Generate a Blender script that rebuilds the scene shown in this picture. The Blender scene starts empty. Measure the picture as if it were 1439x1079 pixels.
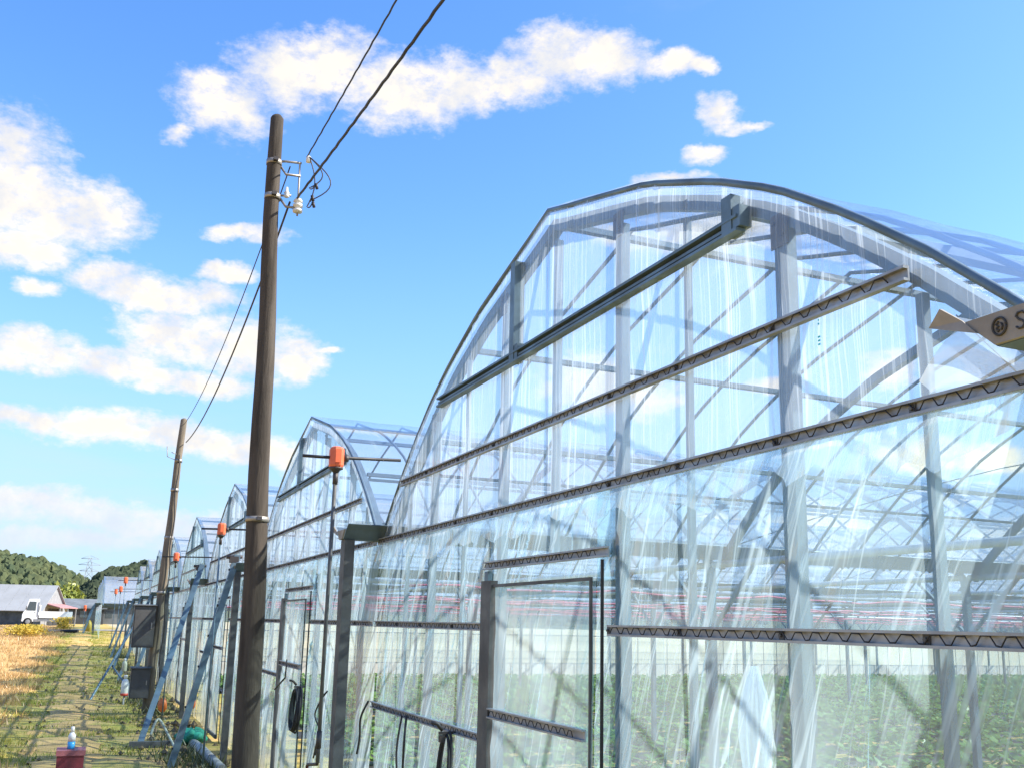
import bpy, math, random
import numpy as np
from mathutils import Vector, Matrix
random.seed(4); rng = np.random.default_rng(7)
R = math.radians
S = bpy.context.scene
COL = S.collection

# ------------------------------------------------------------------ camera
cam = bpy.data.objects.new('camera', bpy.data.cameras.new('camera'))
COL.objects.link(cam)
fw = Vector((-0.90202072, 0.38124067, 0.20251959))
rt = Vector((0.39329821, 0.919161, 0.02143785))
up = Vector((0.17797513, -0.09898798, 0.97904353))
cam.matrix_world = Matrix(((rt.x, up.x, -fw.x, 7.41789), (rt.y, up.y, -fw.y, -2.0287),
                           (rt.z, up.z, -fw.z, 1.55), (0, 0, 0, 1)))
cam.data.sensor_width = 36
cam.data.lens = 36 * 1390.31 / 1439
cam.data.shift_x = -(725.27 - 719.5) / 1439
cam.data.shift_y = (589.54 - 539.5) / 1439
cam.data.clip_start = 0.05
cam.data.clip_end = 6000
S.camera = cam

# ------------------------------------------------------------------ sky and sun
SUN_AZ, SUN_EL = R(114), R(41)          # azimuth from -X towards +Y
sun_dir = Vector((-math.cos(SUN_AZ) * math.cos(SUN_EL), math.sin(SUN_AZ) * math.cos(SUN_EL), math.sin(SUN_EL)))
sd = bpy.data.lights.new('sun', 'SUN')
sd.energy = 5.0; sd.angle = R(0.53); sd.color = (1, 0.93, 0.82)
sun = bpy.data.objects.new('sun', sd); COL.objects.link(sun)
sun.rotation_euler = sun_dir.to_track_quat('Z', 'Y').to_euler()
S.view_settings.view_transform = 'Standard'
S.view_settings.look = 'None'
S.view_settings.exposure = 1.12
S.view_settings.gamma = 1
S.view_settings.use_curve_mapping = False
S.cycles.max_bounces = 8
S.cycles.diffuse_bounces = 3
S.cycles.glossy_bounces = 3
S.cycles.transmission_bounces = 4
S.cycles.transparent_max_bounces = 40
S.cycles.use_denoising = True
S.cycles.caustics_reflective = False
S.cycles.caustics_refractive = False


class NT:
    """small helper for node trees"""
    def __init__(s, nt): s.t = nt; s.n = nt.nodes; s.l = nt.links; s.n.clear()
    def add(s, typ, **kw):
        n = s.n.new(typ)
        for k, v in kw.items(): setattr(n, k, v)
        return n
    def put(s, sock, v):
        if v is None: return
        if isinstance(v, bpy.types.NodeSocket): s.l.new(v, sock)
        else: sock.default_value = v
    def math(s, op, a, b=None, c=None, clamp=False):
        n = s.add('ShaderNodeMath', operation=op, use_clamp=clamp)
        s.put(n.inputs[0], a); s.put(n.inputs[1], b); s.put(n.inputs[2], c)
        return n.outputs[0]
    def vmath(s, op, a, b=None, c=None):
        n = s.add('ShaderNodeVectorMath', operation=op)
        s.put(n.inputs[0], a); s.put(n.inputs[1], b); s.put(n.inputs[2], c)
        return n.outputs['Value'] if op in ('DOT_PRODUCT', 'LENGTH') else n.outputs[0]
    def noise(s, vec, scale, detail=4, rough=.55, dist=0):
        n = s.add('ShaderNodeTexNoise')
        s.put(n.inputs['Vector'], vec); n.inputs['Scale'].default_value = scale
        n.inputs['Detail'].default_value = detail; n.inputs['Roughness'].default_value = rough
        n.inputs['Distortion'].default_value = dist
        return n.outputs[0], n.outputs[1]
    def step(s, v, a, b, lo=0., hi=1.):
        n = s.add('ShaderNodeMapRange', interpolation_type='SMOOTHSTEP')
        s.put(n.inputs[0], v)
        for i, x in enumerate((a, b, lo, hi)): s.put(n.inputs[1 + i], x)
        return n.outputs[0]
    def mix(s, f, a, b, blend='MIX'):
        n = s.add('ShaderNodeMix', data_type='RGBA', blend_type=blend)
        s.put(n.inputs[0], f)
        for i, x in ((6, a), (7, b)):
            if isinstance(x, tuple) and len(x) == 3: x = (*x, 1)
            s.put(n.inputs[i], x)
        return n.outputs[2]
    def mapping(s, vec, scale=(1, 1, 1), rot=(0, 0, 0), loc=(0, 0, 0)):
        n = s.add('ShaderNodeMapping')
        s.put(n.inputs[0], vec); n.inputs['Location'].default_value = loc
        n.inputs['Rotation'].default_value = rot; n.inputs['Scale'].default_value = scale
        return n.outputs[0]
    def shmix(s, f, a, b):
        n = s.add('ShaderNodeMixShader'); s.put(n.inputs[0], f); s.put(n.inputs[1], a); s.put(n.inputs[2], b)
        return n.outputs[0]


# cloud puffs: azimuth from -X towards +Y, elevation, half width, half height (degrees)
PUFFS = [(4.88, 27.69, 2.43, 1.52), (8.04, 29.78, 2.53, 1.72), (11.01, 30.51, 2.6, 1.62), (15.05, 29.6, 3.76, 1.66), (18.6, 30.2, 2.69, 1.4), (22.2, 30.52, 2.71, 1.11), (25.35, 31.84, 2.73, 1.38), (28.07, 31.62, 2.93, 1.31), (32.1, 31.1, 1.77, 0.65), (33.86, 31.0, 0.96, 0.43), (3.96, 28.63, 1.21, 0.64), (35.11, 28.53, 1.12, 0.81), (36.8, 27.73, 1.27, 0.3), (34.11, 26.42, 1.03, 0.49), (32.24, 25.3, 1.73, 0.31), (-5.94, 22.39, 2.03, 2.43), (-4.3, 20.56, 2.77, 1.96), (-1.46, 21.08, 2.0, 1.53), (-6.17, 24.12, 1.02, 0.86), (-4.77, 18.64, 2.04, 0.79), (-6.38, 20.51, 2.0, 2.1), (0.4, 17.61, 2.76, 0.94), (3.45, 17.55, 2.68, 0.77), (5.69, 18.87, 1.58, 0.46), (1.59, 17.01, 3.36, 0.53), (-3.85, 16.77, 0.96, 0.51), (3.3, 15.08, 2.84, 1.35), (6.82, 14.86, 2.75, 1.38), (9.24, 14.67, 1.81, 1.4), (0.1, 13.36, 2.88, 0.76), (-4.17, 13.57, 2.19, 0.95), (4.28, 12.64, 3.03, 0.62), (11.24, 15.14, 0.82, 0.28), (10.1, 13.93, 0.81, 0.64), (-3.75, 9.9, 2.34, 0.59), (-0.27, 9.88, 2.83, 0.83), (3.79, 9.65, 3.35, 0.78), (7.65, 9.34, 2.72, 0.79), (9.63, 9.07, 1.58, 0.8), (-2.57, 5.36, 3.69, 0.81), (2.37, 4.91, 4.31, 0.76), (7.21, 4.97, 4.56, 0.86), (-2.41, 3.9, 5.34, 0.51), (-4.28, 5.79, 1.96, 0.51), (6.52, 20.92, 2.01, 0.5), (2.05, 25.76, 0.7, 0.51), (4.87, 19.17, 0.78, 0.31), (27.3, 13.78, 2.61, 1.4), (30.44, 12.95, 2.29, 0.9), (44.16, 14.04, 1.33, 1.0), (33.9, 22.11, 3.8, 0.86), (28.98, 22.27, 1.3, 0.55), (40.02, 5.63, 3.01, 1.09), (45.36, 9.36, 2.15, 0.91), (46.66, 7.42, 2.09, 0.6), (42.86, 2.93, 5.05, 0.83), (49.46, 3.67, 3.94, 0.94), (37.28, 3.29, 3.83, 0.78), (24.5, 4.32, 4.9, 0.73), (34.21, 5.64, 1.98, 0.56), (49.18, 9.18, 1.69, 0.59), (46, 3.0, 10, 1.6), (57, 4.5, 8, 1.6), (31, 2.6, 9, 1.2), (38, 13.5, 1.2, .5)]


def make_world():
    w = bpy.data.worlds.new('World'); S.world = w; w.use_nodes = True
    t = NT(w.node_tree)
    sky = t.add('ShaderNodeTexSky', sky_type='NISHITA', sun_disc=False)
    sky.sun_elevation = SUN_EL
    sky.sun_rotation = math.atan2(sun_dir.x, sun_dir.y)
    sky.air_density = 1.0; sky.dust_density = 0.6; sky.ozone_density = 2.0
    hs = t.add('ShaderNodeHueSaturation')
    hs.inputs['Hue'].default_value = .508
    hs.inputs['Saturation'].default_value = SKY_SAT; hs.inputs['Value'].default_value = SKY_VAL
    t.put(hs.inputs['Color'], sky.outputs[0])
    d = t.add('ShaderNodeTexCoord').outputs['Generated']
    x = t.add('ShaderNodeSeparateXYZ'); t.put(x.inputs[0], d)
    az = t.math('MULTIPLY', t.math('ARCTAN2', x.outputs[1], t.math('MULTIPLY', x.outputs[0], -1)), 57.2958)
    el = t.math('MULTIPLY', t.math('ARCSINE', x.outputs[2]), 57.2958)
    c = t.add('ShaderNodeCombineXYZ'); t.put(c.inputs[0], az); t.put(c.inputs[1], el)
    warpn = t.noise(t.vmath('MULTIPLY', d, (1, 1, 1.6)), 14, 5, .6)
    warp = t.vmath('SUBTRACT', warpn[1], (.5, .5, .5))
    warp = t.vmath('MULTIPLY', warp, (3.6, 2.2, 0))
    uv = t.vmath('ADD', c.outputs[0], warp)
    g = None; K_ = 1.2
    for (u, v, a, b) in PUFFS:
        q = t.vmath('MULTIPLY_ADD', uv, (1 / a / K_, 1 / b / K_, 0), (-u / a / K_, -v / b / K_, 0))
        q = t.vmath('DOT_PRODUCT', q, q)
        if g is None: g = q
        else:
            n = t.add('ShaderNodeMath', operation='SMOOTH_MIN'); t.put(n.inputs[0], g); t.put(n.inputs[1], q)
            n.inputs[2].default_value = .35; g = n.outputs[0]
    dens = t.math('SUBTRACT', 1.0, g)
    dens = t.math('MAXIMUM', dens, -1.5)
    fine = t.noise(t.vmath('MULTIPLY', d, (1, 1, 1.9)), 44, 9, .66)[0]
    dens = t.math('ADD', dens, t.math('MULTIPLY', t.math('SUBTRACT', fine, .5), 2.7))
    # the same scattered fair-weather clouds continue round the rest of the sky
    broad = t.noise(t.vmath('MULTIPLY', d, (1, 1, 3.2)), 4.2, 7, .6)[0]
    away = t.step(t.math('ABSOLUTE', t.math('SUBTRACT', az, 22)), 36, 55)
    away = t.math('MAXIMUM', away, t.step(el, 33, 42))
    broad = t.math('MULTIPLY', t.step(broad, .54, .68), away)
    m = t.math('MAXIMUM', t.step(dens, -.55, 1.15), t.math('MULTIPLY', broad, .9))
    m = t.math('MULTIPLY', m, t.step(el, -1, 1.5))
    # a thin whitish veil low over the horizon
    veil = t.math('MULTIPLY', t.step(el, 16, -1), t.step(t.noise(t.vmath('MULTIPLY', d, (1, 1, 5)), 7, 4)[0], .25, .7))
    veil = t.math('MULTIPLY', veil, .55)
    shade = t.step(t.noise(t.vmath('ADD', d, (.0, .0, .02)), 26, 5, .6)[0], .3, .7)
    cc = t.mix(shade, CLOUD_LO, CLOUD_HI)
    base = t.mix(t.step(el, 24, 1, 0, .8), hs.outputs[0], (1.75, 3.05, 4.75))
    col = t.mix(veil, base, VEIL)
    cc = t.mix(t.math('MULTIPLY', t.step(az, 26, 42), t.step(el, 18, 5)), cc, (10.5, 7.9, 5.3))
    left = t.step(az, 30, 14)                # the low banks in the north-west are thin and lilac, those nearer the sun warm
    cc = t.mix(t.math('MULTIPLY', left, t.step(el, 9, 2, 0, .8)), cc, VEIL)
    col = t.mix(t.math('MULTIPLY', m, t.step(t.math('ADD', el, t.math('MULTIPLY_ADD', left, -20, 20)), 1, 9, .62, 1)), col, cc)
    bg = t.add('ShaderNodeBackground'); t.put(bg.inputs[0], col); bg.inputs[1].default_value = SKY_STRENGTH
    o = t.add('ShaderNodeOutputWorld'); t.put(o.inputs[0], bg.outputs[0])
    w.cycles.sampling_method = 'MANUAL'; w.cycles.sample_map_resolution = 512


SKY_STRENGTH = 0.1
SKY_SAT, SKY_VAL = 1.28, 1.6
CLOUD_LO = (4.0, 4.05, 4.25); CLOUD_HI = (5.8, 5.25, 4.35); VEIL = (3.5, 3.85, 4.6)
make_world()


# ------------------------------------------------------------------ materials
MATS = {}


def pbr(name, col, rough=.6, metal=0., var=.15, scale=8., bump=.0, col2=None, spec=.4, coords='Object', stretch=(1, 1, 1), dirt=None):
    m = bpy.data.materials.new(name); m.use_nodes = True
    t = NT(m.node_tree)
    o = t.add('ShaderNodeOutputMaterial'); b = t.add('ShaderNodeBsdfPrincipled')
    tc = t.add('ShaderNodeTexCoord').outputs[coords]
    v = t.mapping(tc, stretch)
    n = t.noise(v, scale, 5, .6)[0]
    c2 = col2 or tuple(x * (1 - var * 2) for x in col)
    c = t.mix(t.step(n, .3, .7), col, c2)
    if dirt:
        n2 = t.noise(v, scale * .23, 6, .7)[0]
        c = t.mix(t.math('MULTIPLY', t.step(n2, .5, .72), .7), c, dirt)
    t.put(b.inputs['Base Color'], c)
    b.inputs['Metallic'].default_value = metal
    t.put(b.inputs['Roughness'], t.step(n, .2, .8, max(rough - .1, .02), min(rough + .12, 1)))
    b.inputs['Specular IOR Level'].default_value = spec
    if bump:
        bp = t.add('ShaderNodeBump'); bp.inputs['Strength'].default_value = bump; bp.inputs['Distance'].default_value = .02
        t.put(bp.inputs['Height'], t.noise(v, scale * 3, 6, .65)[0]); t.put(b.inputs['Normal'], bp.outputs[0])
    t.put(o.inputs[0], b.outputs[0])
    MATS[name] = m
    return m


def film_mat(name, scatter, streak, kind, tint=(.93, .965, .97), gloss=.35, base=.05, freq=46., thr=(.60, .74), soil=None):
    """thin clear plastic: lets light straight through, scatters a little, mirrors at grazing angles; creases scatter more"""
    m = bpy.data.materials.new(name); m.use_nodes = True
    t = NT(m.node_tree)
    o = t.add('ShaderNodeOutputMaterial')
    tc = t.add('ShaderNodeTexCoord').outputs['Object']
    if kind == 'vertical':
        wv = t.vmath('MULTIPLY', t.vmath('SUBTRACT', t.noise(tc, 1.8, 2, .5)[1], (.5, .5, .5)), (.09, 0, 0))
        tw = t.vmath('ADD', tc, wv)
        v1 = t.mapping(tw, (freq, 1, .55)); v2 = t.mapping(tw, (freq * 2.7, 1, .9))
    elif kind == 'slanted':
        sp = t.add('ShaderNodeSeparateXYZ'); t.put(sp.inputs[0], tc)
        wob = t.math('MULTIPLY', t.math('SUBTRACT', t.noise(tc, 1.1, 1, .5)[0], .5), .16)
        def lean(k, fx, fz):
            c_ = t.add('ShaderNodeCombineXYZ')
            t.put(c_.inputs[0], t.math('MULTIPLY', t.math('ADD', t.math('MULTIPLY_ADD', sp.outputs[2], -k, sp.outputs[0]), wob), fx))
            t.put(c_.inputs[2], t.math('MULTIPLY', sp.outputs[2], fz)); return c_.outputs[0]
        v1 = lean(.48, freq, .9); v2 = lean(.30, freq * 2.3, 1.3)
    elif kind == 'roof':
        v1 = t.mapping(tc, (1.2, 9, 1.2)); v2 = t.mapping(tc, (2, 24, 2), (0, 0, R(12)))
    else:
        v1 = t.mapping(tc, (8, 8, 3)); v2 = t.mapping(tc, (24, 24, 5))
    n1 = t.noise(v1, 1., 2, .5)[0]; n2 = t.noise(v2, 1., 2, .5)[0]
    broad = t.noise(t.mapping(tc, (1.1, 1, .8)), 1.3, 3, .6)[0]
    s1 = t.step(n1, *thr); s2 = t.step(n2, thr[0] + .02, thr[1] + .02)
    st = t.math('ADD', t.math('MULTIPLY', s1, .7), t.math('MULTIPLY', s2, .55))
    st = t.math('MULTIPLY', st, t.step(broad, .28, .66, .25, 1.1))
    fac = t.math('ADD', scatter, t.math('MULTIPLY', st, streak))
    fac = t.math('ADD', fac, t.step(broad, .45, .75, 0, scatter * .8))
    colr = (.74, .86, 1.0, 1)
    if soil:
        sep = t.add('ShaderNodeSeparateXYZ'); t.put(sep.inputs[0], tc)
        low = t.step(t.math('ADD', sep.outputs[2], t.math('MULTIPLY', n1, .5)), .9, -.1)
        fac = t.math('ADD', fac, t.math('MULTIPLY', low, .22))
        colr = t.mix(low, (.66, .86, .98), soil)
    fac = t.math('MINIMUM', fac, .92)
    df = t.add('ShaderNodeBsdfDiffuse'); tl = t.add('ShaderNodeBsdfTranslucent')
    t.put(df.inputs[0], colr); t.put(tl.inputs[0], colr)
    sc = t.shmix(.62, df.outputs[0], tl.outputs[0])
    tr = t.add('ShaderNodeBsdfTransparent'); tr.inputs[0].default_value = (*tint, 1)
    body = t.shmix(fac, tr.outputs[0], sc)
    gl = t.add('ShaderNodeBsdfGlossy'); gl.inputs['Roughness'].default_value = .09
    gl.inputs[0].default_value = (1, 1, 1, 1)
    lw = t.add('ShaderNodeLayerWeight'); lw.inputs[0].default_value = .5
    bp = t.add('ShaderNodeBump'); bp.inputs['Strength'].default_value = .35; bp.inputs['Distance'].default_value = .01
    t.put(bp.inputs['Height'], t.math('ADD', n1, t.math('MULTIPLY', n2, .5)))
    t.put(gl.inputs['Normal'], bp.outputs[0])
    f = t.math('MULTIPLY_ADD', t.math('POWER', lw.outputs['Facing'], 3.5), gloss, base)
    t.put(o.inputs[0], t.shmix(f, body, gl.outputs[0]))
    MATS[name] = m
    return m


def leaf_mat(name, c1, c2, trans=.35, scale=.6, rnd=True, gloss=.04):
    m = bpy.data.materials.new(name); m.use_nodes = True
    t = NT(m.node_tree); o = t.add('ShaderNodeOutputMaterial')
    tc = t.add('ShaderNodeTexCoord').outputs['Object']
    n = t.step(t.noise(tc, scale, 4)[0], .35, .65)
    if rnd:
        g = t.add('ShaderNodeNewGeometry').outputs['Random Per Island']
        n = t.math('ADD', t.math('MULTIPLY', n, .55), t.math('MULTIPLY', g, .45))
    c = t.mix(n, c1, c2)
    d = t.add('ShaderNodeBsdfDiffuse'); l = t.add('ShaderNodeBsdfTranslucent')
    t.put(d.inputs[0], c); t.put(l.inputs[0], c)
    g2 = t.add('ShaderNodeBsdfGlossy'); g2.inputs['Roughness'].default_value = .4
    s = t.shmix(trans, d.outputs[0], l.outputs[0])
    t.put(o.inputs[0], t.shmix(gloss, s, g2.outputs[0]))
    MATS[name] = m
    return m


pbr('galvanised', (.13, .20, .25), .45, .25, .18, 5, .08, dirt=(.085, .105, .115))
pbr('galvanised_dull', (.115, .12, .12), .6, .3, .18, 6, .1, dirt=(.07, .065, .06))
pbr('aluminium', (.33, .36, .39), .45, .35, .12, 9, .0, dirt=(.17, .165, .16))
pbr('wire_black', (.035, .035, .038), .5, .2)
pbr('rubber_black', (.03, .03, .032), .7)
pbr('white_pipe', (.62, .65, .66), .4, .1)
pbr('gutter_steel', (.10, .15, .20), .5, .25, .1, 6, .05, dirt=(.08, .10, .12))
pbr('gutter_plate', (.30, .275, .23), .6, .15, .15, 9, .1, dirt=(.20, .18, .15))
pbr('gutter_stamp', (.05, .05, .05), .7)
pbr('pole_concrete', (.075, .06, .045), .85, 0, .28, 9, .5, stretch=(1, 1, .14), dirt=(.02, .018, .016))
pbr('pole_wood', (.20, .165, .12), .85, 0, .25, 9, .3, stretch=(1, 1, .12), dirt=(.12, .10, .08))
pbr('band_steel', (.33, .31, .28), .5, .6)
pbr('porcelain', (.75, .74, .70), .25)
pbr('motor_orange', (.72, .15, .06), .45, 0, .1, 12, dirt=(.55, .10, .05))
pbr('motor_dark', (.05, .045, .045), .5)
pbr('box_grey', (.085, .085, .085), .6, .1, .15, 6, dirt=(.05, .05, .05))
pbr('pink_cord', (.52, .10, .17), .6)
pbr('green_cloth', (.03, .30, .20), .7, 0, .2, 14, .4)
pbr('grey_pipe', (.34, .35, .34), .55)
pbr('hose_pale', (.45, .47, .36), .5)
pbr('crimson', (.22, .035, .045), .55, 0, .25, 9, dirt=(.09, .03, .03))
pbr('crimson_lid', (.36, .12, .13), .6, 0, .2, 9)
pbr('white_plastic', (.78, .79, .77), .4)
pbr('blue_liquid', (.05, .36, .72), .25)
pbr('orange_plastic', (.75, .20, .05), .45)
pbr('red_plastic', (.6, .07, .04), .45)
pbr('truck_white', (.78, .78, .76), .3, 0, .04, 3, spec=.5)
pbr('truck_grey', (.25, .26, .27), .5)
pbr('glass_dark', (.06, .08, .09), .08, 0, .05, 3, spec=.8)
pbr('tyre', (.02, .02, .02), .8)
pbr('barn_roof', (.33, .345, .35), .6, .1, .08, 1.2, .05, dirt=(.24, .24, .24))
pbr('barn_wall', (.06, .085, .11), .8, 0, .2, 2)
pbr('barn_pale', (.26, .27, .28), .7, 0, .1, 3)
pbr('awning_red', (.42, .22, .22), .7)
pbr('shed_dark', (.05, .055, .06), .8, 0, .25, 1)
pbr('shed_grey', (.16, .18, .19), .7, 0, .2, 1)
pbr('soil_bed', (.10, .075, .05), .95, 0, .3, 5, .4)
pbr('mulch', (.05, .05, .045), .42, 0, .2, 6, .35, spec=.6)
pbr('skirt_white', (.74, .70, .62), .7, 0, .12, 3, .1, dirt=(.45, .38, .28))
pbr('bark', (.10, .075, .05), .9, 0, .3, 6, .4)
pbr('print_teal', (.05, .55, .55), .6)
film_mat('film_gable', .20, .52, 'vertical', freq=48, tint=(.90, .95, .985), thr=(.54, .68), base=.06, gloss=.5)
film_mat('film_skirt', .24, .46, 'slanted', freq=24, tint=(.72, .90, .97), thr=(.54, .68), soil=(.62, .58, .44))
film_mat('film_gable_old', .24, .5, 'vertical', freq=26, tint=(.86, .95, .97), thr=(.50, .70), base=.05)
film_mat('film_skirt_old', .26, .5, 'slanted', freq=20, tint=(.73, .90, .95), thr=(.50, .70), soil=(.70, .62, .42))
film_mat('film_door', .30, .40, 'slanted', freq=30, tint=(.74, .90, .95), soil=(.6, .6, .5))
film_mat('film_roof', .095, .2, 'roof', gloss=.6, tint=(.955, .965, .97))
film_mat('film_far', .30, .35, 'vertical', freq=9, tint=(.74, .92, .93), soil=(.66, .60, .42))
film_mat('film_side', .10, .2, 'other')
film_mat('film_hem', .22, .5, 'slanted', freq=40, base=.08, thr=(.5, .66))
film_mat('film_bag', .45, .4, 'other', base=.08)
leaf_mat('crop_leaf', (.09, .21, .06), (.22, .36, .10), .35)
leaf_mat('straw_blade', (.46, .28, .11), (.58, .42, .20), .4, .5)
leaf_mat('grass_blade', (.19, .29, .035), (.52, .40, .10), .4, .8)
leaf_mat('goldenrod', (.62, .42, .05), (.45, .38, .08), .3)
leaf_mat('wood_leaf', (.045, .07, .045), (.10, .115, .055), .1, .03, gloss=0)
leaf_mat('grove_leaf', (.16, .22, .04), (.30, .30, .06), .25, .3)
leaf_mat('pine_leaf', (.035, .05, .035), (.07, .085, .05), .1, .1, gloss=0)
leaf_mat('weed_dark', (.05, .07, .03), (.12, .13, .05), .25, 1)


# ------------------------------------------------------------------ mesh builder
class MB:
    def __init__(s): s.v = []; s.f = []; s.sm = []
    def face(s, idx, smooth=False): s.f.append(idx); s.sm.append(smooth)
    def hexa(s, p):
        """eight corners: four of one end, four of the other, same order"""
        b = len(s.v); s.v += [tuple(q) for q in p]
        for q in ((3, 2, 1, 0), (4, 5, 6, 7), (0, 1, 5, 4), (1, 2, 6, 5), (2, 3, 7, 6), (3, 0, 4, 7)):
            s.face([b + i for i in q])
        return s
    def box(s, x0, x1, y0, y1, z0, z1):
        return s.hexa([(x0, y0, z0), (x1, y0, z0), (x1, y1, z0), (x0, y1, z0),
                       (x0, y0, z1), (x1, y0, z1), (x1, y1, z1), (x0, y1, z1)])
    def bar(s, a, b, w, h, ref=(0, 0, 1)):
        a = Vector(a); b = Vector(b); d = (b - a).normalized(); r = Vector(ref)
        if abs(d.dot(r)) > .98: r = Vector((0, 1, 0))
        x = d.cross(r).normalized() * (w / 2); z = x.cross(d).normalized() * (h / 2)
        c = lambda p: [p - x - z, p + x - z, p + x + z, p - x + z]
        return s.hexa(c(a) + c(b))
    def tube(s, pts, r, n=8, cap=True):
        pts = [Vector(p) for p in pts]
        rs = r if isinstance(r, (list, tuple)) else [r] * len(pts)
        base = len(s.v); prev = None
        for i, p in enumerate(pts):
            d = (pts[min(i + 1, len(pts) - 1)] - pts[max(i - 1, 0)]).normalized()
            if prev is None:
                u = d.cross(Vector((0, 0, 1)))
                if u.length < .1: u = d.cross(Vector((0, 1, 0)))
            else: u = prev - d * prev.dot(d)
            u.normalize(); prev = u; w = d.cross(u)
            for k in range(n):
                a = 2 * math.pi * k / n
                s.v.append(tuple(p + (u * math.cos(a) + w * math.sin(a)) * rs[i]))
        for i in range(len(pts) - 1):
            for k in range(n):
                s.face([base + i * n + k, base + i * n + (k + 1) % n, base + (i + 1) * n + (k + 1) % n, base + (i + 1) * n + k], True)
        if cap:
            s.face([base + k for k in range(n)][::-1]); e = base + (len(pts) - 1) * n
            s.face([e + k for k in range(n)])
        return s
    def sweep(s, pts, prof, ref=(0, 1, 0), closed=True, smooth=False):
        """profile of (side, out) offsets swept along pts lying in a plane with normal ref"""
        pts = [Vector(p) for p in pts]; ref = Vector(ref); base = len(s.v); n = len(prof)
        for i, p in enumerate(pts):
            d = (pts[min(i + 1, len(pts) - 1)] - pts[max(i - 1, 0)]).normalized()
            o = ref.cross(d).normalized()
            for a, b in prof: s.v.append(tuple(p + ref * a + o * b))
        m = n if closed else n - 1
        for i in range(len(pts) - 1):
            for k in range(m):
                s.face([base + i * n + k, base + (i + 1) * n + k, base + (i + 1) * n + (k + 1) % n, base + i * n + (k + 1) % n], smooth)
        if closed:
            s.face([base + k for k in range(n)]); e = base + (len(pts) - 1) * n
            s.face([e + k for k in range(n)][::-1])
        return s
    def grid(s, P, smooth=True):
        """P: array (rows, cols, 3)"""
        P = np.asarray(P); r, c = P.shape[:2]; b = len(s.v)
        s.v += [tuple(x) for x in P.reshape(-1, 3).tolist()]
        for i in range(r - 1):
            for j in range(c - 1):
                s.face([b + i * c + j, b + i * c + j + 1, b + (i + 1) * c + j + 1, b + (i + 1) * c + j], smooth)
        return s
    def lathe(s, axis_pt, prof, n=16, axis='z'):
        b = len(s.v)
        for (r, h) in prof:
            for k in range(n):
                a = 2 * math.pi * k / n; c, e = r * math.cos(a), r * math.sin(a)
                o = {'z': (c, e, h), 'y': (c, h, e), 'x': (h, c, e)}[axis]
                s.v.append(tuple(axis_pt[i] + o[i] for i in range(3)))
        for i in range(len(prof) - 1):
            for k in range(n):
                s.face([b + i * n + k, b + i * n + (k + 1) % n, b + (i + 1) * n + (k + 1) % n, b + (i + 1) * n + k], True)
        s.face([b + k for k in range(n)][::-1]); e = b + (len(prof) - 1) * n
        s.face([e + k for k in range(n)])
        return s
    def mesh(s, name):
        me = bpy.data.meshes.new(name); me.from_pydata(s.v, [], s.f)
        me.polygons.foreach_set('use_smooth', s.sm); me.update()
        return me


def raw_mesh(name, V, F, mat, smooth=False):
    me = bpy.data.meshes.new(name)
    V = np.asarray(V, np.float32); F = np.asarray(F, np.int32); k = F.shape[1]
    me.vertices.add(len(V)); me.vertices.foreach_set('co', V.ravel())
    me.loops.add(F.size); me.loops.foreach_set('vertex_index', F.ravel())
    me.polygons.add(len(F)); me.polygons.foreach_set('loop_start', np.arange(0, F.size, k, dtype=np.int32))
    me.polygons.foreach_set('use_smooth', np.full(len(F), smooth))
    me.update(calc_edges=True); me.validate()
    me.materials.append(MATS[mat])
    return me


def put(name, src, mat=None, parent=None, loc=None, label=None, cat=None, group=None, kind=None):
    me = src.mesh(name) if isinstance(src, MB) else src
    if mat and not me.materials: me.materials.append(MATS[mat])
    o = bpy.data.objects.new(name, me); COL.objects.link(o)
    if parent: o.parent = parent
    if loc is not None: o.location = loc
    return tag(o, label, cat, group, kind)


def tag(o, label=None, cat=None, group=None, kind=None):
    if label: o['label'] = label
    if cat: o['category'] = cat
    if group: o['group'] = group
    if kind: o['kind'] = kind
    return o


def thing(name, loc, label, cat, group=None):
    o = bpy.data.objects.new(name, None); COL.objects.link(o); o.location = loc
    o.empty_display_size = .2
    return tag(o, label, cat, group)


def sstep(x):
    x = np.clip(x, 0, 1); return x * x * (3 - 2 * x)


def gz(x, y=0.):
    x = np.asarray(x, float)
    return -.25 + .88 * sstep((-x - 23) / 42)


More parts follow.
